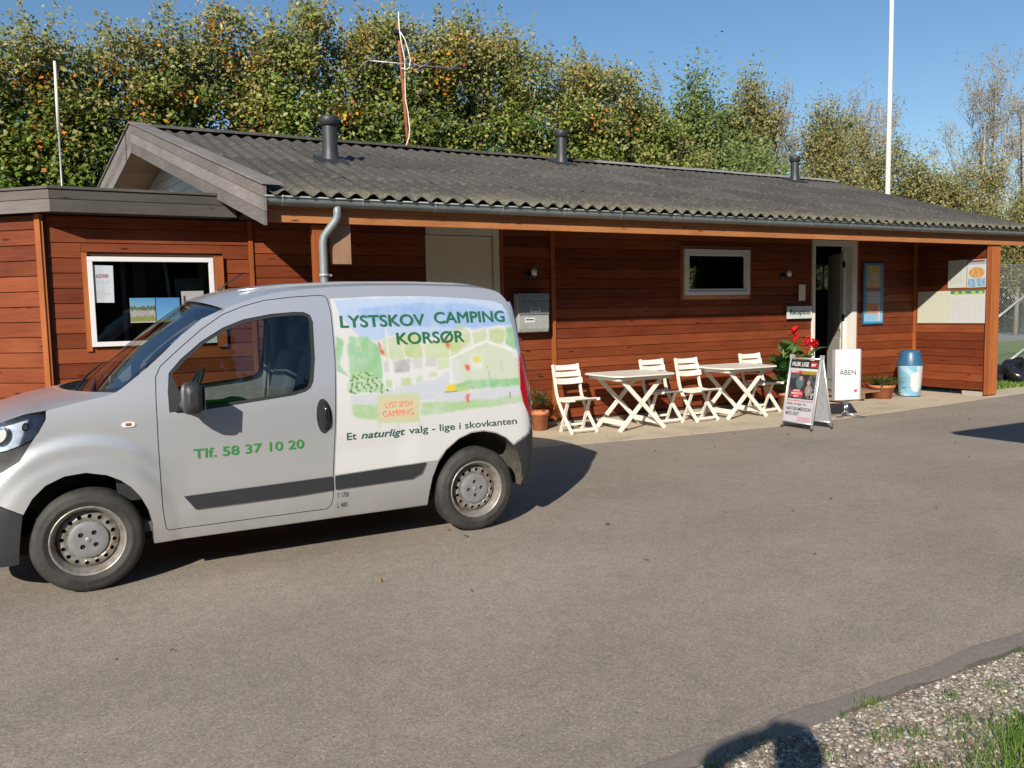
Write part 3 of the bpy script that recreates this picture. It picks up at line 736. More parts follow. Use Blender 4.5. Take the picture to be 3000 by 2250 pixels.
# counter and things dimly seen inside
def inside():
    c = thing('counter', 'dark counter standing inside the open reception doorway', 'counter', T(11.0, 12.4, .04))
    MB().box(-.7, 1.2, 0, .6, 0, .95).obj('counter_body', 'door_trim', c, T(11.0, 12.4, .04))
    MB().box(-.75, 1.25, -.04, .64, .951, .99).obj('counter_top', 'gloss_black', c, T(11.0, 12.4, .04))
    f = thing('display_stand', 'pale rounded panel standing just inside the reception door', 'stand', T(11.03, 10.4, .04))
    p = smooth_poly([(-.16, 0), (.22, 0), (.22, .98), (.18, 1.02), (-.12, 1.02), (-.16, .98)], 1)
    MB().prism(p, 0, .09).obj('panel', 'light_grey_leaf', f, T(11.03, 10.4, .04))
    MB().lathe([(0, -.01), (.035, -.01), (.035, .01), (0, .01)], 16, M=Matrix.Translation((.0, -.008, .93)) @ Matrix.Rotation(R(90), 4, 'X')).obj('knob', 'gloss_black', f, T(11.03, 10.4, .04))
    f2 = thing('cabinet', 'dark blue cabinet beside the pale panel inside the door', 'cabinet', T(11.35, 10.6, .04))
    MB().box(-.06, .26, 0, .5, 0, .95).obj('cabinet_body', 'bin_blue', f2, T(11.35, 10.6, .04))
    bevel(MB().box(-.08, .28, -.02, .52, .951, .975).obj('cabinet_top', 'gloss_black', f2, T(11.35, 10.6, .04)))
inside()

# eaves: beam, fascia, gutter
bm_ = MB().box(0, 12.85, 0, .045, 0, .20).obj('eaves_beam', 'stained_trim_h', house, T(1.80, 8.325, 2.505))
MB().box(0, 12.85, 0, .02, 0, .10).obj('fascia_board', 'stained_trim_h', house, T(1.80, 8.303, 2.625))
def gutter():
    mb = MB(); L = 12.9; n_ = 10; r = .074; prof = []
    for k in range(n_+1):
        t = math.pi*k/n_; prof.append((-math.cos(t)*r, -math.sin(t)*r))
    prof = [(-r-.012, .004)]+prof
    P_ = [[(0, y, z) for y, z in prof], [(L, y, z) for y, z in prof]]
    inn = [[(0, y*.95, z*.95+.002) for y, z in prof], [(L, y*.95, z*.95+.002) for y, z in prof]]
    mb.grid(P_); mb.grid([r_[::-1] for r_ in inn]); mb.tube([(0, -r-.008, .006), (L, -r-.008, .006)], .009, 8)
    g_ = mb.obj('gutter', 'zinc', house, T(1.76, 8.246, 2.727))
    me = MB().lathe([(.064, -.012), (.067, -.012), (.067, .012), (.064, .012)], 24, close=True).mesh('gutter_clip', 'zinc_bright')
    # a clip is a thin half ring under the gutter
    mc = MB(); r2 = .078; ring = [[(x, -math.cos(math.pi*k/10)*r2, -math.sin(math.pi*k/10)*r2) for k in range(11)] for x in (0, .018)]
    mc.grid(ring); mc.tube([(0, -r2-.008, .006), (.018, -r2-.008, .006)], .0125, 8); me = mc.mesh('gutter_clip', 'zinc_bright')
    for k in range(16): place(bpy.data.objects.new('gutter_clip', me), g_, T(1.93+k*.80, 8.246, 2.727))
    return g_
gut = gutter()
# left hand post, plank and downpipe
pst = bevel(MB().box(0, .15, 0, .09, 0, 2.50).obj('support_post', 'stained_trim', house, T(2.275, 8.40, .0)), .004)
bevel(MB().box(0, .215, 0, .022, 0, .44).obj('plank', 'raw_plank', house, T(2.44, 8.36, 2.10)), .003)
dp = MB().tube([(2.49, 8.245, 2.70), (2.49, 8.245, 2.60), (2.487, 8.247, 2.565), (2.47, 8.255, 2.525), (2.40, 8.29, 2.425), (2.365, 8.307, 2.375), (2.352, 8.313, 2.325), (2.350, 8.315, 2.27), (2.350, 8.315, .12), (2.35, 8.27, .05), (2.35, 8.22, .02)], .041, 20).obj('downpipe', 'zinc', house)
MB().lathe([(.042, -.016), (.049, -.016), (.049, .016), (.042, .016)], 20, close=True, M=Matrix.Translation((2.35, 8.315, 1.985))).lathe([(.042, -.016), (.047, -.016), (.047, .016), (.042, .016)], 20, close=True, M=Matrix.Translation((2.35, 8.315, 1.0))).box(2.385, 2.425, 8.30, 8.315, 1.975, 1.995).obj('pipe_clip', 'zinc_bright', dp)

# the corrugated roof: separate sheets, four courses
PW = .177; AM = .025; RY0, RY1, RZ0, SL = 8.13, 12.5, 2.768, .3207
def rz(y): return RZ0+SL*(y-RY0)
def verge_x(y): return 1.775-.182*(y-8.2)
rows = 4; RL = (RY1-RY0)/rows
roof = MB().box(0, 12.65, 0, .06, 0, .1).obj('roof', 'dark_ceiling', house, T(1.9, 8.5, 2.70))
def sheet_mesh(xa0, xa1, xb0, xb1, row, mirror=False):
    y0 = RY0+row*RL-(.0 if row == 0 else .07); y1 = RY0+(row+1)*RL; lift0 = .006 if row else .0; lift0 += .002; lift1 = .0
    nx = max(2, int(round((xa1-min(xa0, xb0))/PW*8))); P1 = []; P2 = []
    for j in range(5):
        t = j/4; y = y0+(y1-y0)*t; x_s = xa0+(xb0-xa0)*t; x_e = xa1+(xb1-xa1)*t; a = []; b_ = []
        for i in range(nx+1):
            x = x_s+(x_e-x_s)*i/nx; z = rz(y)+lift0+(lift1-lift0)*t+AM*(1-.38*min(1, max(0, (y-RY0)/.5))*min(1, max(0, (RY1-y)/.4)))*math.cos(2*math.pi*x/PW)
            yy = y if not mirror else 2*RY1-y
            a.append((x, yy, z)); b_.append((x, yy, z-.007))
        P1.append(a); P2.append(b_)
    mb = MB(); mb.grid(P1 if not mirror else P1[::-1]); mb.grid(P2[::-1] if not mirror else P2)
    n_ = nx+1; mb.add(P1[0]+P2[0], [(i, n_+i, n_+i+1, i+1) for i in range(nx)])
    return mb
SW = 6*PW
for row in range(rows):
    y0 = RY0+row*RL-(.07 if row else 0); y1 = RY0+(row+1)*RL
    xs_ = [k*SW+2.832-SW for k in range(0, 14)]
    for i, xs0 in enumerate(xs_):
        xe = min(xs0+SW+.05, 14.62); s0 = xs0
        if s0 > 14.5: break
        a0, b0 = (verge_x(y0)+.02, verge_x(y1)+.02) if i == 0 else (s0, s0)
        if xs0+SW < verge_x(y0)+.1: continue
        me = sheet_mesh(a0, xe, b0, xe, row)
        # object origin stays at the building; each sheet is a piece of the roof
        me.obj('roof_sheet', 'eternit', roof)
o = MB()
for row in range(rows):
    y0 = RY0+row*RL; y1 = y0+RL
    m_ = sheet_mesh(verge_x(2*RY1-y0)+.02, 14.62, verge_x(2*RY1-y1)+.02, 14.62, row, True); o.add(m_.v, m_.f, 0, True)
o.obj('rear_roof_slope', 'eternit', roof)
# ridge caps
for k in range(13):
    x = verge_x(12.5)+.03+k*1.06
    if x > 14.5: break
    w = min(1.08, 14.62-x); prof = [(-.16, -.036), (-.15, -.02), (-.06, .012), (-.03, .03), (0, .036), (.03, .03), (.06, .012), (.15, -.02), (.16, -.036)]
    mb = MB().grid([[(0, y, z+.004*(k % 2)) for y, z in prof], [(w, y, z+.004*(k % 2)) for y, z in prof]])
    mb.obj('ridge_cap', 'path_grey' if k > 6 else 'eternit', roof, T(x, 12.5, rz(12.5)+.027))
# barge boards with cap, front and rear slope, on the slanted verge
def barge():
    for sgn in (0, 1):
        ya, yb = (8.16, 12.52) if sgn == 0 else (16.84, 12.52)
        fy = lambda y: y if y <= 12.5 else 25.-y
        def P_(y, dz, out): return (verge_x(y)-out, y, rz(min(fy(y), 12.5))+dz)
        for (d0, d1, nm, th) in ((.060, -.062, 'barge_board', .0), (-.069, -.192, 'barge_board', .004), (-.199, -.325, 'barge_board', .008)):
            vs = []
            for out in (.0+th, .028+th):
                for y, dz in ((ya, d0), (yb, d0), (yb, d1), (ya, d1)):
                    x, y_, z = P_(y, dz, out); vs.append((x, y_, z))
            MB().add(vs, [(0, 1, 2, 3), (7, 6, 5, 4), (0, 4, 5, 1), (1, 5, 6, 2), (2, 6, 7, 3), (3, 7, 4, 0)]).obj(nm, 'weathered_barge', house)
        vs = []
        for dz in (.064, .086):
            for y, out in ((ya-.02, .05), (yb, .05), (yb, -.15), (ya-.02, -.15)): vs.append(P_(y, dz, out))
        MB().add(vs, [(0, 1, 2, 3), (7, 6, 5, 4), (0, 4, 5, 1), (1, 5, 6, 2), (2, 6, 7, 3), (3, 7, 4, 0)]).obj('verge_cap', 'weathered_barge', house)
    # end face of the lower board, greenish, and the underside boarding
    for k in range(14):
        ya = 8.45+k*.60 if k < 7 else 16.6-(k-7)*.60; yb = ya+(.585 if k < 7 else -.585)
        if k < 7: yb = min(yb, 12.48)
        else: yb = max(yb, 12.52)
        fy = lambda y: y if y <= 12.5 else 25.-y
        vs = []
        for dz in (-.075, -.055):
            for y, dx in ((ya, .0), (yb, .0), (yb, .9), (ya, .9)): vs.append((verge_x(y)+dx, y, rz(fy(y))+dz))
        MB().add(vs, [(0, 1, 2, 3), (7, 6, 5, 4), (0, 4, 5, 1), (1, 5, 6, 2), (2, 6, 7, 3), (3, 7, 4, 0)]).obj('soffit_board', 'soffit_wood', roof)
barge()
# gable wall of white boards
gab = MB().add([(verge_x(y)+.62, y, z) for y, z in ((9.8, 2.70), (9.8, rz(9.8)-.07), (12.5, rz(12.5)-.07), (15.2, rz(9.8)-.07), (15.2, 2.70))], [(0, 1, 2, 3, 4)]).obj('gable_wall', 'white_boards', house)
for k in range(14):
    z0 = 2.74+k*.125; z1 = z0+.119
    def yl(z): return max(9.8, 8.13+(z+.08-RZ0)/SL)
    ya0, ya1 = yl(z0), yl(z1)
    if ya1 > 12.4: break
    vs = []
    for out in (.595, .618):
        for y, z in ((ya0, z0), (25-ya0, z0), (25-ya1, z1), (ya1, z1)): vs.append((verge_x(y)+out-(.006 if z == z0 else 0), y, z))
    MB().add(vs, [(3, 2, 1, 0), (4, 5, 6, 7), (0, 1, 5, 4), (1, 2, 6, 5), (2, 3, 7, 6), (3, 0, 4, 7)]).obj('board', 'white_boards', gab)

# roof vents
def vent(x, y, h, r):
    t = thing('roof_vent', '', 'vent', T(x, y, rz(y)), 'black vent pipes on the corrugated roof')
    Mv = T(x, y, rz(y))
    MB().lathe([(r*1.45, -.07), (r*1.3, .0), (r*1.12, .06), (r*1.02, .12), (r, .2), (r*.97, h-.1)], 28).obj('vent_pipe', 'vent_plastic', t, Mv)
    MB().lathe([(r*.98, h-.12), (r*1.28, h-.11), (r*1.3, h-.03), (r*1.22, h), (0, h+.012)], 28).obj('vent_cap', 'vent_plastic', t, Mv)
    sk = MB().add([(-.17, -.2, -.064+.012), (.17, -.2, -.064+.012), (.17, .2, .064+.012), (-.17, .2, .064+.012), (-.17, -.2, -.10), (.17, -.2, -.10), (.17, .2, .03), (-.17, .2, .03)], [(0, 1, 2, 3), (0, 4, 5, 1), (1, 5, 6, 2), (2, 6, 7, 3), (3, 7, 4, 0)])
    sk.obj('flashing', 'vent_plastic', t, Mv @ T(0, 0, .03)); return t
vent(3.11, 10.5, .55, .096)['label'] = 'black roof vent nearest the gable end, tallest in view'
vent(7.56, 12.1, .55, .086)['label'] = 'black roof vent at the middle of the ridge, right of the aerial'
vent(13.03, 12.1, .50, .082)['label'] = 'black roof vent near the far right end of the ridge'

#@@ANNEX
# ------------------------------------------------------------------ flat roofed annex at the left
an = thing('flat_roof_annex', 'flat roofed annex of red brown boards with a wide shop window and grey fascia', 'building', T(0, WY, 0))
AX0, AX1 = -.13, 1.879
WIN1 = (.262, 1.488, 1.315, 2.225)
o1 = [(WIN1[0]-AX0, WIN1[1]-AX0, WIN1[2], WIN1[3])]
aw = wall_core('front_wall', an, T(AX0, WY+.022, 0), AX1-AX0, 0, 2.66, .15, o1, 'wall_core')
ob1 = [(.205-AX0, 1.60-AX0, 1.30, 2.28)]
boards(aw, T(AX0, WY+.022, 0), AX1-AX0, .05, 2.65, .155, ob1)
trim(.205, .258, 1.26, 2.28, th=.02, parent=aw); trim(1.50, 1.60, 1.26, 2.255, th=.04, parent=aw)
w1 = window(an, .255, 1.495, 1.305, 2.238, .05, sash=False, depth=.045)
# angled left wall
ANG = R(180-41.5)
Ml = T(-.135, 9.625, 0) @ Matrix.Rotation(R(-41.5), 4, 'Z') @ T(-4.0, 0, 0)
lw = MB().box(0, 4.0, .022, .17, 0, 2.66).obj('side_wall', 'wall_core', an, Ml)
boards(lw, Ml @ T(0, .022, 0), 3.955, .02, 2.65, .155)
bevel(MB().box(3.935, 4.0, -.02, .01, 0, 2.655).obj('corner_board', 'stained_trim', an, Ml), .003)
MB().box(0, .045, 0, .055, 0, 2.65).obj('corner_board', 'stained_trim', an, T(-.165, 9.626, 0))
# fascia, two courses and a cap, round the corner
def fascia(parent):
    c0 = Vector((-.045, 9.38)); dl = Vector((-math.cos(R(41.5)), math.sin(R(41.5)))); nl = Vector((-dl.y, dl.x))*-1
    e0 = Vector((1.72, 9.38)); far = c0+dl*4.0
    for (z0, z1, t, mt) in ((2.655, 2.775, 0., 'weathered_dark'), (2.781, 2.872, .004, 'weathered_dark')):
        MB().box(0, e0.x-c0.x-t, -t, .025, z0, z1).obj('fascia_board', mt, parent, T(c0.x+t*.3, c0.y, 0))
        MB().box(0, 4.0, -t, .025, z0, z1).obj('fascia_board', 'weathered_sunlit', parent, T(far.x, far.y, 0, rz=R(-41.5)))  # angled run faces the sun more, so it takes the paler copy
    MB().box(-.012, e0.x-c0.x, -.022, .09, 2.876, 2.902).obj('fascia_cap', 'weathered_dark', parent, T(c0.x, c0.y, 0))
    MB().box(0, 4.005, -.022, .09, 2.876, 2.901).obj('fascia_cap', 'weathered_sunlit', parent, T(far.x, far.y, 0, rz=R(-41.5)))
    pts = [(c0.x+.03, c0.y+.03), (e0.x, c0.y+.03), (1.5, 12.5), (.7, 15.8), (far.x+.1, 15.8), (far.x+.02, far.y+.06)]
    for nm, z0, z1, mt in (('flat_roof', 2.80, 2.86, 'roof_felt'), ('soffit', 2.665, 2.69, 'dark_ceiling')):
        k = len(pts); MB().add([(x, y, z1) for x, y in pts]+[(x, y, z0) for x, y in pts], [tuple(range(k)), tuple(range(2*k-1, k-1, -1))]+[(i, k+i, k+(i+1) % k, (i+1) % k) for i in range(k)]).obj(nm, mt, parent)
    MB().box(.0, .12, 0, 3.0, 2.66, 2.86).obj('roof_upstand', 'weathered_dark', parent, T(1.74, 9.72, 0))
fascia(an)
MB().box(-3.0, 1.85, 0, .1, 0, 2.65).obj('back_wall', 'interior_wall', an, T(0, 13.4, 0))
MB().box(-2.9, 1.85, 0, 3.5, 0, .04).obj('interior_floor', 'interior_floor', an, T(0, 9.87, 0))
MB().box(0, .045, 0, .04, .05, 2.64).obj('interior_post', 'board_grey', an, T(.575, 9.86, 0))
MB().box(0, .12, 0, .10, .05, 2.64).obj('interior_post', 'soffit_wood', an, T(.70, 9.87, 0))
MB().bar((.99, 9.87, 2.62), (1.09, 9.87, 1.3), .03, .03).obj('interior_strut', 'white_frame', an)
MB().bar((1.12, 9.95, 1.86), (1.42, 9.95, 1.86), .02, .34).obj('display_rack', 'board_grey', an)
MB().box(0, .7, 0, .35, .04, 1.42).obj('display_shelf', 'interior_wall', an, T(.75, 10.3, 0))
for k in range(9): MB().box(0, .05+.02*(k % 3), 0, .12, 0, .10+.05*((k*7) % 4)).obj('shelf_item', ('cream_door', 'bin_blue', 'raw_plank', 'text_red')[k % 4], an, T(.78+k*.072, 10.32, 1.42))
def photo1(u, v, c):
    sk = np.clip(v*1.1, 0, 1)[..., None]; c[:] = (1-sk)*np.array([.08, .30, .55])+sk*np.array([.35, .55, .68])
    n_ = vnoise(u*30, v*20, 1., 3); c[v > .34+.08*n_] = (.10, .13, .07); m_ = (v > .5+.05*n_); c[m_] = (.40, .42, .40)
    c[(v > .5) & (vnoise(u*60, v*60, 1., 5) > .45)] = (.05, .06, .07); m_ = v > .75+.04*n_; c[m_] = (.24, .27, .08); c[v > .97] = .75
def photo2(u, v, c):
    s = v[..., None]; c[:] = (1-s)*np.array([.06, .24, .52])+s*np.array([.16, .42, .66]); c[(vnoise(u*14, v*3, 1., 8) > .75)] = (.3, .5, .7); c[v > .9] = (.3, .34, .2)
def notice(u, v, c):
    c[:] = (.58, .63, .70); c[u > .52] = (.66, .70, .76)
    k = rect(u, v, .13, .75, .24, .34) & (vnoise(u*90, v*40, 1, 2) > -.25); c[k] = (.30, .12, .10)
    for i in range(9):
        k = rect(u, v, .12, .85-.1*(i % 3), .42+i*.055, .44+i*.055) & (np.sin(u*140+i) > -.3); c[k] = (.40, .42, .46)
def posters():
    yy = WY-.024
    p = painted('notice', .19, .385, 40, 70, notice, None, T(.298, yy, 1.765, ry=R(1))); tag(p, 'white printed notice at the upper left of the annex window', 'notice')
    p = painted('photo_print', .248, .26, 60, 60, photo1, None, T(.632, yy, 1.548)); tag(p, 'colour photograph of caravans and trees stuck in the annex window', 'photo')
    p = painted('photo_print', .238, .26, 40, 40, photo2, None, T(.888, yy, 1.548)); tag(p, 'colour photograph of blue sky stuck in the annex window, right of the caravan photo', 'photo')
    p = painted('paper_sheet', .23, .19, 30, 30, lambda u, v, c: (c.__setitem__(slice(None), .42), c.__setitem__(rect(u, v, .1, .18, .25, .6), .05)), None, T(1.15, yy, 1.685, ry=R(-1))); tag(p, 'grey paper sheet at the lower right of the annex window', 'paper')
posters()

#@@SIGNS
# ------------------------------------------------------------------ things on the front wall
def on_wall():
    t = thing('mailbox', 'grey metal wall mailbox with two name plates left of the chairs', 'mailbox', T(5.24, WY-.03, 1.30)); M_ = T(5.245, WY-.155, 1.30)
    pr = [(0, .05), (.02, 0), (.13, 0), (.13, .51), (.02, .51), (0, .49)]
    body = MB(); pz = [(y, z) for y, z in pr]
    n_ = len(pz); body.add([(0, y, z) for y, z in pz]+[(.47, y, z) for y, z in pz], [tuple(range(n_)), tuple(range(2*n_-1, n_-1, -1))]+[(i, n_+i, n_+(i+1) % n_, (i+1) % n_) for i in range(n_)])
    bevel(body.obj('mailbox_body', 'mailbox_light', t, M_), .012)
    bevel(MB().box(.008, .462, -.014, .0, .235, .415).obj('mailbox_door', 'mailbox_grey', t, M_), .003)
    bevel(MB().box(.004, .466, -.022, .06, .425, .513).obj('letter_flap', 'mailbox_grey', t, M_), .005)
    MB().lathe([(0, 0), (.009, 0), (.009, .004), (0, .004)], 12, M=Matrix.Translation((.24, -.014, .385)) @ Matrix.Rotation(R(90), 4, 'X')).obj('lock', 'gloss_black', t, M_)
    for (a, b_, c_, d_, mt) in ((.17, .33, .262, .318, 'paper'), (.095, .25, .13, .195, 'paper')):
        np_ = MB().box(a, b_, -.018, -.0145, c_, d_).obj('name_plate', mt, t, M_ @ T(0, 0 if c_ > .2 else .0135, 0))
        MB().box(a+.015, b_-.02, -.0195, -.0185, c_+.03, c_+.045).obj('name_strip', 'grey_trim', np_, M_ @ T(0, 0 if c_ > .2 else .0135, 0))
    for (x, lab) in ((5.50, 'small glass wall lamp above the grey mailbox'), (10.17, 'small glass wall lamp right of the small window')):
        t = thing('wall_lamp', lab, 'lamp', T(x, WY-.02, 2.05), 'small wall lamps under the eaves'); M_ = T(x, WY-.02, 2.05)
        MB().lathe([(0, -.02), (.05, -.02), (.05, .004), (0, .012)], 20, M=Matrix.Rotation(R(90), 4, 'X')).obj('lamp_base', 'grey_trim', t, M_)
        MB().tube([(0, 0, 0), (-.0, -.06, .0), (.01, -.09, .01)], .014, 10).obj('lamp_arm', 'grey_trim', t, M_)
        MB().lathe([(.024, -.03), (.036, -.02), (.04, .03), (.032, .07), (.0, .085)], 18, M=Matrix.Translation((.015, -.10, 0.02))).obj('lamp_shade', 'alu', t, M_)
        MB().lathe([(0, -.065), (.026, -.055), (.034, -.03), (.03, 0)], 18, M=Matrix.Translation((.015, -.10, 0.02))).obj('lamp_glass', 'lamp_glass', t, M_)
    t = bevel(MB().box(0, .145, 0, .012, 0, .26).obj('price_list', 'cream_door', None, T(10.503, WY-.036, 1.655)), .002); tag(t, 'narrow pale notice board above the reception sign', 'notice')
    t = thing('reception_sign', 'white sign reading Reception beside the open door', 'sign', T(10.21, WY-.06, 1.367)); M_ = T(10.213, WY-.065, 1.367)
    bevel(MB().box(0, .56, 0, .018, 0, .20).obj('sign_panel', 'light_grey_leaf', t, M_), .002)
    text_on('lettering', 'Reception', 'text_dark', t, lambda a, b_: (a, -.002, b_), .06, .51, .068, .085, M_, weight=0., bold=.05)
    def pd(u, v, c):
        c[:] = (.10, .30, .52); c[rect(u, v, .12, .84, .03, .40)] = (.62, .46, .16)
        k = rect(u, v, .12, .84, .03, .40); n_ = vnoise(u*12, v*24, 1, 4); c[k & (n_ > .35)] = (.66, .50, .30); c[k & (((u-.5)/.2)**2+((v-.22)/.07)**2 < 1)] = (.55, .55, .60)
        c[rect(u, v, .12, .84, .40, .47)] = (.25, .15, .14); c[rect(u, v, .12, .84, .47, .49)] = (.5, .4, .4)
        c[rect(u, v, .16, .84, .49, .66)] = (.48, .56, .62)
        for i in range(4): c[rect(u, v, .22, .78, .52+i*.03, .528+i*.03)] = (.2, .28, .38)
        c[rect(u, v, .12, .80, .66, .84)] = (.60, .28, .12); c[rect(u, v, .5, .74, .68, .84)] = (.70, .22, .16); c[rect(u, v, .76, .86, .70, .80)] = (.6, .5, .5)
        c[rect(u, v, .0, 1., .84, .97)] = (.30, .60, .80); c[rect(u, v, .74, .86, .82, .97)] = (.75, .66, .5); c[rect(u, v, .0, 1., .97, 1.1)] = (.05, .35, .66)
    t = thing('ice_cream_poster', 'tall framed yellow and blue ice cream poster right of the open door', 'poster', T(12.04, WY-.03, 1.225)); M_ = T(12.04, WY-.03, 1.228)
    bevel(MB().box(0, .522, 0, .02, 0, 1.055).obj('poster_frame', 'bin_blue', t, M_), .002)
    painted('poster_print', .48, 1.02, 60, 120, pd, t, M_ @ T(.02, -.003, .018))
    # papers on the end wall (facing -x)
    Me = T(13.44, 0, 0) @ Matrix.Rotation(R(-90), 4, 'Z')
    def menu1(u, v, c):
        c[:] = (.66, .70, .62)
        for i in range(14): c[rect(u, v, .1, .85-.15*(i % 3 == 1), .12+i*.055, .135+i*.055) & (np.sin(u*120+i*2) > -.2)] = (.45, .48, .45)
    def menu2(u, v, c):
        c[:] = (.66, .70, .72); c[v < .18] = (.38, .46, .5); c[rect(u, v, .1, .9, .03, .10)] = (.35, .08, .08)
        n_ = vnoise(u*20, v*20, 1, 6); k = (((u-.5)/.42)**2+((v-.47)/.19)**2 < 1); c[k] = (.72, .30, .10); c[k & (n_ > .2)] = (.75, .45, .15); c[k & (n_ < -.55)] = (.25, .35, .12)
        k = rect(u, v, .05, .95, .68, .98); c[k] = (.25, .45, .62); c[k & (n_ > .3)] = (.5, .58, .6); c[rect(u, v, .46, .50, .68, .98)] = .7; c[k & (n_ < -.6)] = (.1, .1, .2)
    def plan(u, v, c):
        c[:] = (.70, .71, .58); c[u > .5] = (.70, .70, .70)
        for i in range(11): c[rect(u, v, .02+i*.045, .045+i*.045, .08, .93)] *= .96
        for i in range(10):
            k = rect(u, v, .53+i*.046, .555+i*.046, .22, .95) & (np.sin(v*120) > -.1); c[k] *= .88
        c[(u > .5) & (np.abs(v-.60) < .008)] *= .9; c[rect(u, v, .5, .985, 0, .11)] = (.05, .26, .17)
        for a in (.56, .66, .80, .90): c[rect(u, v, a, a+.06, .03, .13)] = (.45, .62, .10)
    for nm, y1, w, z, h, fn, lab, cat in (('menu_sheet', 9.053, .333, 1.82, .468, menu1, 'plain pale menu sheet, the left one high on the end wall', 'notice'),
                                           ('menu_poster', 8.712, .328, 1.815, .465, menu2, 'colourful food poster beside the corner post, high on the end wall', 'poster'),
                                           ('season_plan', 9.62, 1.235, 1.222, .55, plan, 'long white season calendar with green header on the end wall', 'calendar')):
        p = painted(nm, w, h, int(w*160), int(h*160), fn, None, T(13.437, y1, z) @ Matrix.Rotation(R(-90), 4, 'Z')); tag(p, lab, cat)
on_wall()

# wooden doorstep
ds = thing('doorstep', 'low wooden doorstep platform before the reception door', 'doorstep', T(10.9, 9.1, 0))
for k in range(5): bevel(MB().box(0, 1.16, 0, .098, 0, .028).obj('plank', 'raw_plank', ds, T(10.84, 9.12+k*.103, .125)), .003)
for x in (10.9, 11.4, 11.88): MB().box(0, .07, 0, .50, 0, .093).obj('joist', 'raw_plank', ds, T(x, 9.125, .03))
MB().box(0, .1, 0, .1, 0, .03).obj('foot', 'concrete_foot', ds, T(11.86, 9.15, 0))

# A-board with the newspaper placard, front faces -x
def aboard():
    t = thing('sandwich_board', 'grey framed sandwich board with a red and black newspaper placard', 'sign', T(8.38, 7.55, 0))
    ax, y0, y1, H = 8.385, 7.805, 7.315, .915
    for sg, nm in ((-1, 'front_frame'), (1, 'rear_frame')):
        fx = ax+sg*.185; tx = ax+sg*.012; f = MB()
        yy0, yy1 = y0, y1-(.06 if sg > 0 else 0)
        f.tube([(fx, y0, .0), (tx, y0, H)], .013, 10); f.tube([(fx, y1, .0), (tx, y1, H)], .013, 10)
        lx = lambda z: fx+(tx-fx)*z/H
        f.tube([(lx(.08), y0, .08), (lx(.08), y1, .08)], .010, 8); f.tube([(lx(H-.02), y0, H-.02), (lx(H-.02), y1, H-.02)], .012, 8)
        fr = f.obj(nm, 'alu', t)
        for yy in (y0, y1): MB().tube([(fx, yy, 0), (fx-sg*.004, yy, .03)], .016, 8).obj('rubber_foot', 'black_plastic', fr)
        p = MB().add([(lx(.09)+sg*(-.004), y0-.014, .09), (lx(.09)-sg*.004, y1+.014, .09), (lx(.87)-sg*.004, y1+.014, .87), (lx(.87)-sg*.004, y0-.014, .87),
                      (lx(.09)+sg*.004, y0-.014, .09), (lx(.09)+sg*.004, y1+.014, .09), (lx(.87)+sg*.004, y1+.014, .87), (lx(.87)+sg*.004, y0-.014, .87)],
                     [(0, 1, 2, 3), (7, 6, 5, 4), (0, 4, 5, 1), (1, 5, 6, 2), (2, 6, 7, 3), (3, 7, 4, 0)])
        p.obj('board_panel', 'board_grey', t)
    for yy in (y0, y1): MB().box(-.03, .03, -.012, .012, -.02, .03).obj('hinge', 'alu', t, T(ax, yy, H))
    w, h = .455, .80; sl = math.atan2(.173, H)
    Mp = T(ax-.185+.0175-.012, y0-.017, .088) @ Matrix.Rotation(R(-90), 4, 'Z') @ Matrix.Rotation(-sl, 4, 'X')
    def pl(u, v, c):
        c[:] = (.60, .62, .68); c[v < .13] = (.02, .02, .02); c[rect(u, v, .72, .96, .025, .11)] = (.62, .02, .03)
        k = rect(u, v, .05, .97, .17, .63); n_ = vnoise(u*14, v*14, 1, 9)
        c[k] = (.035, .03, .035); c[k & (n_ > .25)] = (.10, .10, .12); c[k & (((u-.42)/.14)**2+((v-.36)/.10)**2 < 1)] = (.10, .17, .19)
        c[k & (((u-.45)/.06)**2+((v-.29)/.035)**2 < 1)] = (.5, .33, .25); c[k & (((u-.74)/.06)**2+((v-.36)/.035)**2 < 1)] = (.52, .36, .28)
        c[k & (((u-.76)/.13)**2+((v-.48)/.09)**2 < 1)] = (.30, .26, .22); c[k & rect(u, v, .7, .95, .45, .6) & (n_ > 0)] = (.6, .55, .5)
        c[rect(u, v, .05, .45, .17, .21)] = (.68, .03, .04); c[rect(u, v, .45, .97, .17, .225)] = (.40, .28, .02); c[rect(u, v, .45, .97, .14, .17)] = (.75, .75, .75)
        c[k & (((u-.36)/.22)**2+((v-.54)/.07)**2 < 1)] = (.66, .03, .05)
        c[rect(u, v, .03, .97, .645, .665)] = (.60, .25, .26); c[rect(u, v, .0, 1, .665, 1)] = (.62, .58, .64)
        c[rect(u, v, .5, .95, .90, .98) & (np.sin(v*220) > 0)] = (.65, .2, .25)
    pl_ = painted('placard', w, h, 90, 150, pl, t, Mp)
    f2 = lambda a, b_: (a, -.003, b_)
    for s, mt, a, b_, z, hh, wt in (('HUSK LIGE', 'text_white', .03, .30, .723, .055, .02), ('BT', 'text_white', .345, .42, .73, .03, .03), ('NYT', 'text_white', .04, .16, .637, .024, .03),
                                   ('Sådan bruger du', 'text_dark', .03, .34, .222, .030, .01), ('NATUR-MEDICIN', 'text_dark', .03, .43, .150, .044, .025), ('MOD GIGT', 'text_dark', .03, .25, .086, .044, .025),
                                   ('NATUR', 'text_white', .11, .21, .395, .022, .02), ('MEDICIN', 'text_white', .08, .25, .360, .022, .02), ('GIGT', 'text_white', .12, .20, .325, .022, .02)):
        text_on('lettering', s, mt, t, f2, a, b_, z, hh, Mp, weight=wt)
aboard()

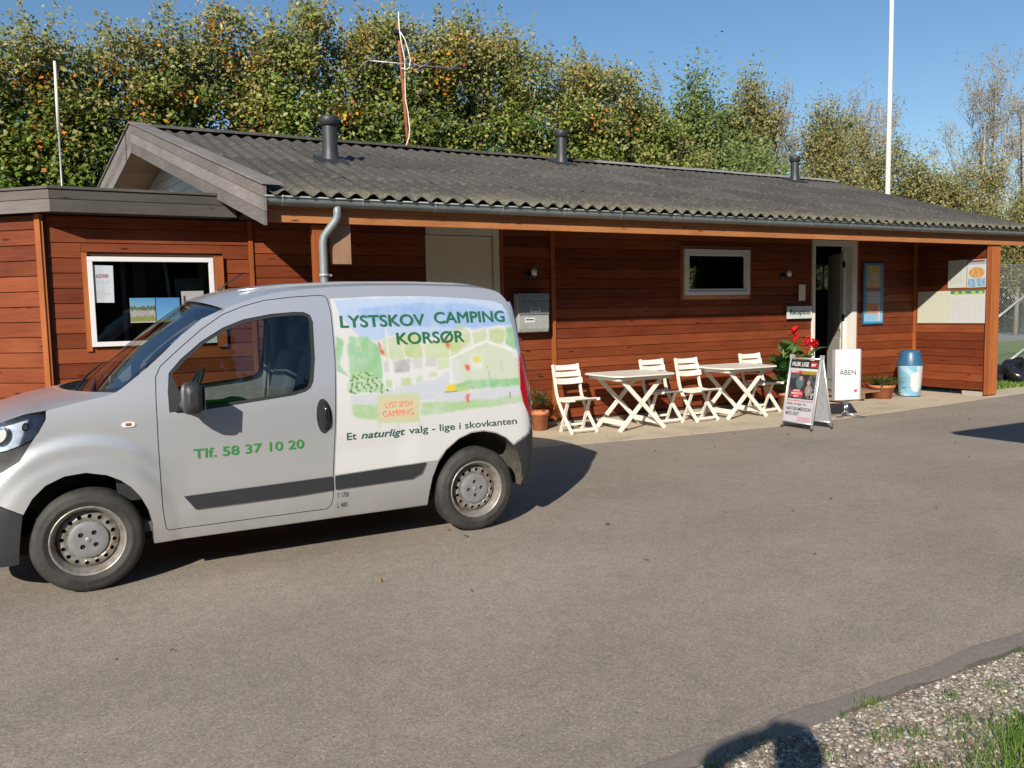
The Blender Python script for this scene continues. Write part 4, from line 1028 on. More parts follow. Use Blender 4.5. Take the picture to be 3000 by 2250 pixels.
# ABEN sign on a tube stand
def aben():
    t = thing('open_sign', 'white sign reading ÅBEN on a bent tube stand before the door', 'sign', T(9.6, 7.95, 0)); M_ = T(9.60, 7.95, 0, rz=R(-20))
    bevel(MB().box(-.185, .185, -.03, .03, .245, .955).obj('sign_panel', 'white_frame', t, M_), .01)
    MB().box(.186, .197, -.034, .034, .243, .957).box(-.197, -.186, -.034, .034, .243, .957).obj('panel_edge', 'alu', t, M_)
    text_on('lettering', 'ÅBEN', 'text_dark', t, lambda a, b_: (a, -.0325, b_), -.125, .12, .60, .07, M_, weight=0.0)
    h = [(x-.03, z) for x, z in ((.150, .345), (.128, .375), (.125, .388), (.135, .394), (.145, .390), (.150, .382), (.155, .390), (.165, .394), (.175, .388), (.172, .375))]
    MB().prism(h, -.0335, -.031).obj('heart', 'heart_red', t, M_)
    st = MB()
    for a in (-1, 1): st.tube([(a*.02, 0, .25), (a*.02, 0, .10), (a*.03, -.01, .055), (a*.10, -.05, .02), (a*.22, -.11, .012)], .011, 10)
    for a in (-1, 1): st.tube([(a*.012, .015, .20), (a*.012, .02, .09), (a*.04, .05, .04), (a*.17, .16, .012)], .011, 10)
    st.obj('stand', 'chrome', t, M_)
aben()

# litter bin
def bin_():
    t = thing('litter_bin', 'round light blue and white litter bin with dark blue domed lid', 'bin', T(12.60, 9.14, 0)); M_ = T(12.60, 9.14, 0, rz=0) @ Matrix.Diagonal((.72, .72, 1, 1))
    n_, nz = 64, 40; a = np.linspace(0, 2*np.pi, n_); z = np.linspace(0, .54, nz); A, Z = np.meshgrid(a, z)
    r = .235+.045*(Z/.54); P_ = np.stack([r*np.cos(A), r*np.sin(A), Z], -1).reshape(-1, 3); C = np.zeros((nz, n_, 3)); C[:] = (.22, .55, .72)
    ang = (A-np.pi*1.4)/.8; k = (ang*.3+Z*1.2+.15*np.sin(A*3) > .62); C[k] = (.72, .74, .76); k = (np.sin(Z*14+A*2.2) > .72); C[k] = (.48, .70, .80); k = np.abs(np.sin(Z*9+A*1.3+1)-.9) < .03; C[k] = (.6, .2, .25)
    k = ((A-4.35)/.55)**2+((Z-.26)/.17)**2 < 1; C[k] = (.80, .80, .80); C[Z > .52] = (.55, .72, .80)
    i = np.arange(n_*nz).reshape(nz, n_); F = np.stack([i[:-1, :-1], i[:-1, 1:], i[1:, 1:], i[1:, :-1]], -1).reshape(-1, 4)
    place(bpy.data.objects.new('bin_body', fast_mesh('bin_body', P_, F, 'painted_print', C.reshape(-1, 3), True)), t, M_)
    MB().lathe([(.295, .535), (.302, .55), (.295, .565), (.262, .59), (.235, .72), (.215, .765), (.18, .785), (0, .79)], 40).obj('bin_lid', 'bin_blue', t, M_)
    MB().lathe([(.0, .001), (.235, .001), (.24, .02)], 40).obj('bin_base', 'grey_trim', t, M_)
bin_()

# ------------------------------------------------------------------ potted plants
def pot(t, M_, r, h): 
    MB().lathe([(0, 0), (r*.72, 0), (r*.93, h*.8), (r*1.02, h*.8), (r*1.05, h), (r*.95, h), (r*.9, h*.86), (0, h*.86)], 28).obj('pot', 'terracotta', t, M_)
    MB().lathe([(0, h*.88), (r*.9, h*.88)], 20).obj('soil', 'soil', t, M_)
def leaf_quads(base, tip, w, bend, n=6, droop=.0):
    base, tip = Vector(base), Vector(tip); d = tip-base; sd = d.cross(Vector((0, 0, 1)))
    if sd.length < 1e-4: sd = Vector((1, 0, 0))
    sd.normalize(); up = sd.cross(d).normalized(); P_ = []
    for i in range(n+1):
        t = i/n; ww = w*math.sin(math.pi*min(1, t*.93+.05))**.8; c = base+d*t+up*bend*math.sin(math.pi*t)-Vector((0, 0, droop*t*t))
        P_.append([c-sd*ww/2+up*.15*ww, c, c+sd*ww/2+up*.15*ww])
    return P_
def foliage_obj(name, leaves, parent, M_, pal, seed):
    g = np.random.default_rng(seed); V = []; F = []; C = []
    for P_ in leaves:
        o = len(V); a, b_ = len(P_), len(P_[0]); col = np.array(pal[g.integers(0, len(pal))])*g.uniform(.75, 1.25)
        for r_ in P_:
            for p in r_: V.append(tuple(p)); C.append(col)
        for i in range(a-1):
            for j in range(b_-1): F.append((o+i*b_+j, o+i*b_+j+1, o+(i+1)*b_+j+1, o+(i+1)*b_+j))
    me = fast_mesh(name, np.array(V), np.array(F), 'leaves', np.array(C), True); return place(bpy.data.objects.new(name, me), parent, M_)
def canna():
    t = thing('canna_plant', 'potted canna lily with broad green leaves and two red flower heads', 'plant', T(9.72, 9.12, 0)); M_ = T(9.72, 9.12, 0)
    pot(t, M_, .17, .26); g = random.Random(5); L = []
    stems = [(-.12, 0, 1.02), (.10, -.03, .95), (.34, -.10, .88), (.0, .1, .8), (-.2, -.05, .7)]
    st = MB()
    for sx_, sy_, h in stems:
        st.tube([(sx_*.3, sy_*.3, .2), (sx_*.8, sy_*.8, h*.6), (sx_, sy_, h)], .012, 8)
        for k in range(11):
            z = .22+(h-.28)*k/11; f = z/h; a = g.uniform(0, 6.28) if k else 2.6; ln = g.uniform(.30, .46); up = g.uniform(.12, .3)
            b_ = (sx_*f, sy_*f, z); L.append(leaf_quads(b_, (b_[0]+math.cos(a)*ln, b_[1]+math.sin(a)*ln*.8, z+up), g.uniform(.13, .19), .04, 7, g.uniform(.0, .12)))
    st.obj('stem', 'bark_green', t, M_)
    foliage_obj('leaves', L, t, M_, [(.05, .13, .035), (.07, .17, .045), (.11, .20, .05)], 3)
    for (x, y, z, s) in ((.10, -.02, 1.15, .075), (.42, -.1, .97, .09), (.34, -.06, 1.0, .07)):
        P_ = []
        for k in range(22):
            a = g.uniform(0, 6.28); e = g.uniform(-.5, 1.2); d_ = Vector((math.cos(a)*math.cos(e), math.sin(a)*math.cos(e), math.sin(e)))*s*g.uniform(.8, 1.4)
            b_ = Vector((x, y, z+g.uniform(-.05, .05))); P_.append(leaf_quads(b_, b_+d_, .06, .015, 4))
        mb = MB(); [mb.grid(q) for q in P_]; mb.tube([(x, y, z-.16), (x, y, z)], .008, 6); mb.obj('flower_head', 'petal_red', t, M_)
canna()
def bowl_plant():
    t = thing('potted_plant', 'terracotta pot of low yellow green plants beside the litter bin', 'plant', T(11.98, 9.2, 0)); M_ = T(11.98, 9.2, 0); pot(t, M_, .20, .23); g = random.Random(9); L = []
    for k in range(150):
        a = g.uniform(0, 6.28); ln = g.uniform(.12, .40); r = g.uniform(0, .14); b_ = (math.cos(a)*r, math.sin(a)*r, .2); L.append(leaf_quads(b_, (b_[0]+math.cos(a)*ln*.8, b_[1]+math.sin(a)*ln*.8, .22+g.uniform(.06, .2)), .022, .03, 4, .04))
    foliage_obj('leaves', L, t, M_, [(.09, .15, .03), (.15, .19, .05), (.20, .20, .06), (.06, .11, .03)], 4)
    t = thing('potted_shrub', 'small terracotta pot with a bushy grey green plant behind the van', 'plant', T(5.50, 9.46, 0)); M_ = T(5.50, 9.46, 0); pot(t, M_, .125, .26); L = []
    for k in range(420):
        a = g.uniform(0, 6.28); e = g.uniform(-.5, 1.4); r = g.uniform(.04, .19); c = Vector((math.cos(a)*math.cos(e)*r, math.sin(a)*math.cos(e)*r, .38+math.sin(e)*r*.8)); d_ = Vector((g.uniform(-1, 1), g.uniform(-1, 1), g.uniform(-.3, 1))).normalized()*.04; L.append(leaf_quads(c, c+d_, .018, .004, 2))
    foliage_obj('leaves', L, t, M_, [(.08, .11, .04), (.12, .13, .05), (.05, .08, .03)], 6)
bowl_plant()

#@@FURNITURE
# ------------------------------------------------------------------ white folding chairs and tables
def chair_proto(M_, label):
    t = thing('folding_chair', label, 'chair', M_, 'white folding chairs in front of the wall'); w = .19
    def prof(name, pts, wd, th, x):
        mb = MB()
        for a, b_ in zip(pts[:-1], pts[1:]): mb.bar((x, a[0], a[1]), (x, b_[0], b_[1]), th, wd)
        return mb
    for x in (-w, w):
        mb = MB(); pts = [(.300, .872), (.262, .70), (.215, .50), (.17, .40), (.05, .235), (-.165, 0)]
        P_ = []
        for i, (y, z) in enumerate(pts):
            d = Vector((0, *(np.array(pts[min(i+1, 5)])-np.array(pts[max(i-1, 0)])))).normalized(); nrm = Vector((0, -d.z, d.y)); hw = .024
            P_.append([Vector((x+sx_*.011, y, z))+nrm*sn*hw for sx_, sn in ((-1, -1), (1, -1), (1, 1), (-1, 1), (-1, -1))])
        mb.grid(P_, smooth=False); mb.add(P_[0][:4], [(0, 1, 2, 3)]); mb.add(P_[-1][:4], [(3, 2, 1, 0)])
        bevel(mb.obj('leg', 'plastic_white', t, M_), .004)
        xx = x*.86
        mb = MB(); mb.bar((xx, -.03, .425), (xx, .165, .0), .02, .045, up=(1, 0, 0)); bevel(mb.obj('leg', 'plastic_white', t, M_), .004)
    # slats of the back: bowed
    for k, (zc, hh) in enumerate(((.832, .076), (.748, .074), (.664, .074))):
        y0 = .29-.045*k/1.; P1 = []; P2 = []
        for i in range(9):
            u = -1+2*i/8; bow = .022*(1-u*u); x = u*(w+.012); yb = y0+bow; dzt = -.012*(1-u*u)
            P1.append([(x, yb-.006-.008, zc-hh/2+dzt*(k == 2)), (x, yb-.006+.008, zc+hh/2+dzt)]); P2.append([(x, yb+.006-.008, zc-hh/2+dzt*(k == 2)), (x, yb+.006+.008, zc+hh/2+dzt)])
        mb = MB(); mb.grid(P1); mb.grid([r_[::-1] for r_ in P2])
        L = [p[1] for p in P1]; Q = [p[1] for p in P2]; mb.add(L+Q, [(i, 9+i, 10+i, i+1) for i in range(8)])
        L = [p[0] for p in P1]; Q = [p[0] for p in P2]; mb.add(L+Q, [(i, i+1, 10+i, 9+i) for i in range(8)])
        mb.add([P1[0][0], P1[0][1], P2[0][1], P2[0][0], P1[8][0], P1[8][1], P2[8][1], P2[8][0]], [(3, 2, 1, 0), (4, 5, 6, 7)])
        mb.obj('backrest_slat', 'plastic_white', t, M_)
    # seat: dished slats joined by side rims
    for k in range(7):
        y0 = -.195+k*.057; y1 = y0+.051; z = .452-.022*math.sin(math.pi*min(1, (k+.5)/7))+.012*(k == 0)
        bevel(MB().box(-w+.014, w-.014, y0, y1, z-.014, z).obj('seat_slat', 'plastic_white', t, M_), .004)
    for x in (-w+.002, w-.002):
        P_ = [[(x+sx_*.014, y, z) for sx_, z in ((-1, zz-.034), (1, zz-.034), (1, zz), (-1, zz), (-1, zz-.034))] for y, zz in ((-.215, .462), (-.16, .456), (-.08, .444), (.02, .436), (.12, .438), (.20, .448))]
        mb = MB(); mb.grid(P_, smooth=False); mb.add(P_[0][:4], [(3, 2, 1, 0)]); mb.add(P_[-1][:4], [(0, 1, 2, 3)]); bevel(mb.obj('seat_rim', 'plastic_white', t, M_), .003)
    mb = MB(); mb.box(-w, w, -.138, -.118, .035, .065); bevel(mb.obj('stretcher', 'plastic_white', t, M_ ), .003)
    mb = MB(); mb.box(-w*.86, w*.86, .115, .135, .075, .105); bevel(mb.obj('stretcher', 'plastic_white', t, M_), .003)
    return t
c0 = chair_proto(T(5.80, 8.985, 0), 'white folding chair at the left end, standing free beside the first table')
for (x, y, a, lab) in ((7.245, 9.02, 0, 'white folding chair half hidden by the right end of the first table'),
                       (7.785, 8.91, 2, 'white folding chair between the two tables, left of the second table'),
                       (9.145, 9.07, -1, 'white folding chair at the right end, behind the second table')):
    copy_thing(c0, T(x, y, 0, rz=R(a)), lab)
def table_proto(M_, label):
    t = thing('folding_table', label, 'table', M_, 'white folding tables in front of the wall')
    p = [(-.46, -.40), (-.40, -.43), (.40, -.43), (.46, -.40), (.50, -.30), (.50, .30), (.46, .40), (.40, .43), (-.40, .43), (-.46, .40), (-.5, .30), (-.5, -.30)]
    def row(y0, y1):
        def hwid(y): ay = abs(y); return .5 if ay < .30 else (.5-.04*(ay-.30)/.10 if ay < .40 else .46-.06*(ay-.40)/.03)
        a, b_ = hwid(y0), hwid(y1); return [(-a, y0), (a, y0), (b_, y1), (-b_, y1)]
    for k in range(9):
        y0 = -.43+k*.0956; q = row(y0, min(.43, y0+.0925)); n_ = 4
        mb = MB().add([(x, y, .735) for x, y in q]+[(x, y, .717) for x, y in q], [(0, 1, 2, 3), (7, 6, 5, 4)]+[(i, 4+i, 4+(i+1) % 4, (i+1) % 4) for i in range(4)])
        bevel(mb.obj('tabletop_slat', 'plastic_white', t, M_), .003)
    mb = MB()
    for y in (-.33, .33): mb.box(-.42, .42, y-.012, y+.012, .665, .7165)
    for x in (-.42, .42): mb.box(x-.012, x+.012, -.318, .318, .665, .7165)
    bevel(mb.obj('apron', 'plastic_white', t, M_), .003)
    for y in (-.27, .255):
        for s in (1, -1):
            mb = MB(); mb.bar((-s*.36, y+s*.013, .0), (s*.36, y+s*.013, .70), .022, .058, up=(0, 1, 0) if 0 else (0, 0, 1)); 
            bevel(mb.obj('leg', 'plastic_white', t, M_), .004)
    for x, z in ((-.255, .10), (.255, .10)): bevel(MB().box(x-.011, x+.011, -.245, .23, z-.035, z+.035).obj('stretcher', 'plastic_white', t, M_), .004)
    return t
t0_ = table_proto(T(6.58, 8.92, 0), 'white folding table between the first two chairs, the left of two')
copy_thing(t0_, T(8.47, 8.97, 0, rz=R(-1)), 'white folding table between the right hand chairs, the right of two')

#@@MASTS
# ------------------------------------------------------------------ aerial, whip, flagpole
def aerial():
    t = thing('tv_aerial', 'rusty aerial mast with white cables and thin cross rods behind the ridge', 'aerial', T(5.02, 12.55, 4.0))
    b0 = Vector((5.03, 12.62, 3.9)); top = Vector((4.90, 12.62, 6.12))
    at = lambda f: b0+(top-b0)*f
    MB().tube([b0, at(.5), top], [.03, .026, .022], 10).obj('mast', 'rust', t)
    boom = MB(); boom.tube([(4.40, 12.55, 5.47), (5.86, 12.55, 5.515)], .012, 8).obj('boom', 'galv', t)
    mb = MB()
    for f in (0., .18, .36, .62, .95):
        x = 4.40+1.46*f; z = 5.47+.045*f; mb.tube([(x-.0, 12.2, z+.02), (x, 12.95, z+.02)], .005, 6); mb.tube([(x-.1, 12.5, z-.04), (x+.22, 12.7, z+.13)], .004, 6)
    mb.obj('element', 'galv', t)
    mb = MB(); mb.box(4.80, 5.0, 12.5, 12.6, 5.93, 5.98); mb.tube([(4.55, 12.5, 5.82), (5.05, 12.6, 5.98)], .007, 6); mb.obj('clamp', 'grey_trim', t)
    def cab(pts): return MB().tube(pts, .009, 6).obj('cable', 'cable_white', t)
    cab([(4.87, 12.5, 6.25), (4.875, 12.5, 6.0), (4.90, 12.5, 5.8), (4.95, 12.5, 5.55), (4.95, 12.52, 5.2), (4.96, 12.55, 4.95), (5.0, 12.56, 4.75), (5.02, 12.56, 4.5), (4.98, 12.5, 4.35), (4.90, 12.45, 4.20)])
    cab([(4.89, 12.5, 5.95), (4.95, 12.48, 5.85), (5.0, 12.48, 5.7), (5.035, 12.48, 5.55), (5.02, 12.48, 5.43), (4.97, 12.48, 5.38), (4.87, 12.48, 5.40)])
aerial()
t = thing('whip_aerial', 'thin white and grey whip aerial standing on the annex roof', 'aerial', T(.09, 12, 2.86))
MB().tube([(.095, 12, 2.86), (.092, 12, 3.0), (.098, 12, 3.95)], .012, 8).obj('rod', 'galv', t); MB().tube([(.098, 12, 3.95), (.105, 12, 4.80)], [.021, .016], 8).obj('rod_tip', 'plastic_white', t)
t = thing('flagpole', 'tall white flagpole rising behind the roof', 'flagpole', T(18.3, 14, 0))
MB().tube([(18.3, 14, 0), (18.3, 14, 4), (18.33, 14, 8), (18.345, 14, 12.5)], [.066, .062, .054, .042], 16).obj('pole', 'plastic_white', t); MB().lathe([(0, 12.62), (.07, 12.58), (.08, 12.53), (.07, 12.48), (0, 12.45)], 14, M=Matrix.Translation((18.345, 14, 0))).obj('knob', 'plastic_white', t)
MB().tube([(18.25, 13.93, 1.1), (18.29, 13.93, 12.3)], .006, 6).obj('halyard', 'cable_white', t)

# chain link fence, braces and the wrapped heap at the right
def fence():
    t = thing('chain_link_fence', 'grey chain link fence with sloping braces beyond the building end', 'fence', T(16, 12, 0)); g = MB(); y = 12.0; H = 2.45; p = .095
    x = 15.0-H
    while x < 26:
        a0 = max(x, 15.0); a1 = min(x+H, 26.0)
        if a1 > a0:
            g.tube([(a0, y, a0-x), (a1, y, a1-x)], .0035, 3, caps=False); g.tube([(a0, y+.006, H-(a0-x)), (a1, y+.006, H-(a1-x))], .0035, 3, caps=False)
        x += p
    tag(g.obj('wire_mesh', 'wire', t), None, None, None, 'stuff')
    for x in (15.0, 18.5, 22.3, 26.0): MB().tube([(x, y+.04, 0), (x, y+.04, 2.5)], .03, 10).obj('post', 'wire', t)
    MB().tube([(15, y, H), (26, y, H)], .006, 6).obj('top_wire', 'wire', t)
    for a, b_ in (((18.9, 11.95, .83), (22.3, 11.95, 2.45)), ((19.75, 11.9, -.01), (22.3, 11.9, 1.08))): MB().tube([a, b_], .032, 8).obj('brace', 'galv', t)
fence()
def heap():
    g = np.random.default_rng(4); P_ = []
    for i in range(15):
        r_ = []
        for j in range(33):
            a = 2*math.pi*j/32; e = (i/14)*math.pi/2; k = 1+.16*math.sin(a*3+e*5)+.12*math.sin(a*7+e*3)+.07*math.sin(a*13-e*9)
            r_.append((.75*math.cos(e)*math.cos(a)*k, .55*math.cos(e)*math.sin(a)*k, .38*math.sin(e)*k))
        P_.append(r_)
    o = MB().grid(P_).obj('tarpaulin_heap', 'bag_black', None, T(16.35, 9.45, -.01)); tag(o, 'heap covered in shiny black plastic on the grass', 'heap')
heap()

#@@TREES
# ------------------------------------------------------------------ trees
def leaf_cloud(cx, size, cols, seed, aspect=.62):
    """a folded diamond leaf at each centre"""
    g = np.random.default_rng(seed); n = len(cx); q = g.normal(0, .62, (n, 3))+np.array([-.25, -.5, .65]); q /= np.linalg.norm(q, axis=1)[:, None]
    d = np.cross(q, g.normal(0, 1, (n, 3))); d /= np.linalg.norm(d, axis=1)[:, None]; s = np.cross(q, d)
    sz = (np.asarray(size)*g.uniform(.6, 1.3, n))[:, None]; w = sz*aspect*.5; nn = np.cross(d, s)
    V = np.stack([cx-d*sz*.5, cx+s*w+nn*w*.3, cx+d*sz*.5, cx-s*w+nn*w*.3], 1).reshape(-1, 3); F = (np.arange(n)[:, None]*4+np.arange(4))
    return V, F, np.repeat(cols[:, None], 4, 1).reshape(-1, 3)
def branch_mesh(mb, rng, base, h, spread, nb, r0, lean=(0, 0), curve=.35):
    tips = []
    top = Vector((base[0]+lean[0], base[1]+lean[1], h))
    mb.tube([base, Vector(base).lerp(top, .5), top], [r0, r0*.6, r0*.15], 6)
    for k in range(nb):
        f = rng.uniform(.12, .85); p = Vector(base).lerp(top, f); a = rng.uniform(0, 6.28); l = spread*(1.05-f*.6)*rng.uniform(.7, 1.2)
        d = Vector((math.cos(a), math.sin(a), rng.uniform(.9, 1.9))).normalized(); m_ = p+d*l*.5+Vector((0, 0, -.05*l)); e = p+d*l+Vector((0, 0, curve*l))
        mb.tube([p, m_, e], [r0*.42*(1-f*.5), r0*.26*(1-f*.5), .012], 4, caps=False); tips.append((m_, e))
    return tips
def autumn_tree(i, x, y, h, w, label):
    rng = random.Random(100+i); g = np.random.default_rng(200+i)
    t = thing('hedge_tree', label, 'tree', T(x, y, -.02), 'dense autumn trees behind the roof'); mb = MB(); tips = []
    for s in range(4):
        bx = x+rng.uniform(-.5, .5)*w*.5; by = y+rng.uniform(-.3, .3); tips += branch_mesh(mb, rng, (bx, by, -.02), h*rng.uniform(.8, .96), 1.7, 26, .09, (rng.uniform(-.5, .5), rng.uniform(-.2, .2)))
    mb.obj('trunk', 'bark', t)
    n = 225; u = g.uniform(-1, 1, n); v = g.uniform(-1, 1, n); z = g.uniform(.12, 1, n)**.8
    env = np.clip(1.25-z, .25, 1)**.5; cx = x+u*w*.72*env**.6; cy = y+v*1.25*env; top = h*(1-.05*np.abs(u)-.04*np.sin(u*5+i)); cz = z*top
    keep = g.uniform(0, 1, n) < np.clip(.25+cz/h*1.0, 0, 1); cx, cy, cz = cx[keep], cy[keep], cz[keep]
    # upright shoots along the top
    ns = 26; sx_ = x+g.uniform(-.62, .62, ns)*w; sy_ = y+g.uniform(-.9, .9, ns); sh = h*g.uniform(.95, 1.075, ns)
    A = []; S = []; C = []
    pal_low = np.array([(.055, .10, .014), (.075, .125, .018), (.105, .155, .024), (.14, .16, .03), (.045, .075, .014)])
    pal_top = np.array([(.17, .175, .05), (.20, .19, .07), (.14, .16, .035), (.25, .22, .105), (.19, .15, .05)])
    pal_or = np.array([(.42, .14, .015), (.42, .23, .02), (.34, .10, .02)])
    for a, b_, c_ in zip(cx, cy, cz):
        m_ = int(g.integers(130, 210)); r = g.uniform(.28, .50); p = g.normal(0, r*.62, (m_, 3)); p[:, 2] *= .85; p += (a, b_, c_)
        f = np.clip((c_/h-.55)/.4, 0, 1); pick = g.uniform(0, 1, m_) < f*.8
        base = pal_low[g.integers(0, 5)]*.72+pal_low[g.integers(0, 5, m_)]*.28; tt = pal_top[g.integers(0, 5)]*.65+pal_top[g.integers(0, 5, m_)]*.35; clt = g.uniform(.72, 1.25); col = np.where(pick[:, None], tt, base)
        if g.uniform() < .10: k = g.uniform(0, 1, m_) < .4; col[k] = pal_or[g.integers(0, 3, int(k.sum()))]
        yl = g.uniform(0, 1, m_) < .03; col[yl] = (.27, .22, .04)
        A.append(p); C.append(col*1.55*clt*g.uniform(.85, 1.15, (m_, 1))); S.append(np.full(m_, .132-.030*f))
    for a, b_, hh in zip(sx_, sy_, sh):
        m_ = 60; tt = g.uniform(0, 1, m_); p = np.stack([a+g.normal(0, .10, m_)*(1.3-tt), b_+g.normal(0, .10, m_)*(1.3-tt), hh-(1-tt)*1.1], 1)
        A.append(p); C.append(pal_top[g.integers(0, 5, m_)]*1.5*g.uniform(.8, 1.15, (m_, 1))); S.append(np.full(m_, .08))
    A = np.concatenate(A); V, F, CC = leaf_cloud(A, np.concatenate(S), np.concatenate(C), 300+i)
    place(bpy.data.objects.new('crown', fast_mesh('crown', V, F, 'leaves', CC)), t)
AT = [(-5.6, 6.6), (-3.2, 6.9), (-1.0, 7.15), (1.2, 7.75), (3.4, 8.15), (5.6, 8.75), (7.8, 9.05), (10.0, 9.0), (12.2, 8.75), (14.3, 8.25), (16.2, 6.9)]
AL = ['leftmost of the autumn trees behind the annex', 'autumn tree behind the left edge of the annex roof', 'dark green tree right behind the whip aerial', 'autumn tree behind the gable peak', 'yellow green tree just right of the gable peak', 'autumn tree behind the first roof vent', 'tall autumn tree directly behind the rusty aerial', 'tallest tree, right of the rusty aerial',
      'olive tree left of the middle roof vent', 'bushy tree above the middle roof vent', 'low sloping tree that ends the dense row on the right']
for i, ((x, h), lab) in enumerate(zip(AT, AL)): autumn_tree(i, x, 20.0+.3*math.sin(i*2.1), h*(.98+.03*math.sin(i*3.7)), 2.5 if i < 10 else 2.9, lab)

def airy_tree(i, x, y, h, spread, kind, label, dens=1.):
    rng = random.Random(500+i); g = np.random.default_rng(600+i)
    t = thing('slender_tree', label, 'tree', T(x, y, -.02), 'airy trees beyond the far end of the roof'); mb = MB()
    pts = []; ends = []
    nst = 4 if kind != 'green' else 2
    limbs = []
    for s in range(nst):
        bx = x+rng.uniform(-.25, .25)*(nst-1); top = Vector((bx+(bx-x)*.9+rng.uniform(-.5, .5), y+rng.uniform(-.5, .5), h*(rng.uniform(.72, .84) if kind == 'green' else rng.uniform(.74, .98)))); b0 = Vector((bx, y, -.02)); mid = b0.lerp(top, .5)+Vector((rng.uniform(-.3, .3), 0, 0))
        mb.tube([b0, mid, top], [.13, .08, .018], 7)
        for k in range(18 if kind == 'green' else 13):
            f = rng.uniform(.2, .97); p = b0.lerp(mid, f*2) if f < .5 else mid.lerp(top, f*2-1); a = rng.uniform(0, 6.28); l = spread*(1.15-f*(.35 if kind == 'green' else .7))*rng.uniform(.7, 1.15)
            d = Vector((math.cos(a), math.sin(a), rng.uniform(.5, 1.3) if kind == 'green' else rng.uniform(1.4, 2.8))).normalized(); q = p+d*l*.55; e = q+(d+Vector((0, 0, .5))).normalized()*l*.6
            mb.tube([p, q, e], [.055*(1.2-f), .032*(1.2-f), .008], 4, caps=False); limbs.append((p, q, e, l))
    for (p, q, e, l) in limbs:
        for k in range(8):
            f = rng.uniform(.25, 1); s = p.lerp(q, f*1.6) if f < .6 else q.lerp(e, (f-.6)*2.5); a = rng.uniform(0, 6.28); ll = l*rng.uniform(.2, .42)
            d = Vector((math.cos(a), math.sin(a), rng.uniform(.8, 2.2))).normalized(); z = s+d*ll
            mb.tube([s, z], [.014, .006], 3, caps=False); pts.append((s, z))
            for w in range(3):
                s2 = s.lerp(z, rng.uniform(.3, 1)); z2 = s2+Vector((rng.uniform(-1, 1), rng.uniform(-1, 1), rng.uniform(.4, 1.6))).normalized()*ll*.5; mb.tube([s2, z2], [.008, .004], 3, caps=False); pts.append((s2, z2))
    mb.obj('trunk', 'twig' if kind != 'green' else 'bark_green', t)
    per = {'green': 72, 'mixed': 9.5, 'bare': 3.2}[kind]*dens; A = []
    P0 = np.array([tuple(a) for a, b_ in pts]); P1 = np.array([tuple(b_) for a, b_ in pts]); n = int(len(pts)*per); k = g.integers(0, len(pts), n); f = g.uniform(.2, 1.1, (n, 1))
    A = P0[k]+(P1[k]-P0[k])*f+g.normal(0, {'green': .38, 'mixed': .30, 'bare': .16}[kind], (n, 3))
    pal = {'green': [(.15, .21, .055), (.19, .25, .075), (.12, .17, .05), (.23, .26, .085)], 'mixed': [(.23, .25, .085), (.31, .27, .10), (.19, .22, .07), (.36, .28, .12)], 'bare': [(.36, .29, .20), (.30, .25, .16), (.27, .24, .11)]}[kind]
    V, F, CC = leaf_cloud(A, np.full(n, {'green': .15, 'mixed': .12, 'bare': .09}[kind]), np.array(pal)[g.integers(0, len(pal), n)]*g.uniform(.75, 1.2, (n, 1)), 700+i)
    place(bpy.data.objects.new('crown', fast_mesh('crown', V, F, 'leaves', CC)), t)
for i, a in enumerate([(21.2, 25.5, 9.3, 2.9, 'green', 'dense round green tree nearest the autumn row', 1.5), (24.4, 25, 10.0, 2.6, 'mixed', 'tall olive tree between the green tree and the bare twigs', 1.5), (21.8, 23.5, 6.6, 2.4, 'green', 'low dark green bush tree left of the third roof vent', .9),
                       (26.5, 25, 10.3, 2.8, 'bare', 'thin grey tree above the third roof vent with nearly bare twigs', 1.2), (28.0, 24, 8.3, 2.3, 'mixed', 'small yellow green tree right of the third roof vent', 1.2), (29.2, 25, 10.2, 2.0, 'mixed', 'brownish tree halfway between third vent and flagpole', 1.), (31.2, 25.4, 10.1, 2.0, 'mixed', 'olive tree immediately left of the flagpole', 1.), (33.6, 26, 11.9, 3.0, 'bare', 'bare twiggy tree immediately right of the flagpole', 1.2),
                       (33.2, 23.5, 7.6, 2.5, 'mixed', 'low ochre tree right of the flagpole foot', 1.4), (40.0, 25, 13.2, 4.6, 'bare', 'tallest bare tree at the right edge of the picture', 1.5), (44.5, 25.5, 13.0, 3.0, 'bare', 'bare tree cut by the right edge of the picture', 1.3), (36.4, 23.5, 6.8, 2.4, 'mixed', 'small ochre bush tree left of the tallest bare tree', 1.5), (39.6, 22.8, 5.8, 2.4, 'mixed', 'small ochre tree in the right corner over the roof end', 1.6), (37.2, 26, 9.0, 2.2, 'bare', 'thin bare tree between the flagpole and the tallest bare tree', 1.)]):
    airy_tree(i, *a)
def hedge():
    g = np.random.default_rng(77); n = 30000
    t = thing('hedge', 'dark green hedge and undergrowth along the far side of the path', 'hedge', T(40, 31, 0))
    x = g.uniform(18, 80, n); z = g.uniform(0, 1, n)**.8*(4.6+1.2*np.sin(x*.7)+.8*np.sin(x*1.9)); y = 30+g.normal(0, .8, n)-z*.1
    pal = np.array([(.05, .08, .02), (.075, .11, .03), (.04, .06, .02), (.11, .13, .04)]); V, F, CC = leaf_cloud(np.stack([x, y, z], 1), np.full(n, .34), pal[g.integers(0, 4, n)]*g.uniform(.7, 1.2, (n, 1)), 78)
    place(bpy.data.objects.new('foliage', fast_mesh('foliage', V, F, 'leaves', CC)), t)
    mb = MB()
    for k in range(60): xx = 18+k+g.uniform(-.3, .3); mb.tube([(xx, 30.4, 0), (xx+g.uniform(-.4, .4), 30.4, 4)], [.09, .03], 5)
    mb.obj('stems', 'bark', t)
hedge()
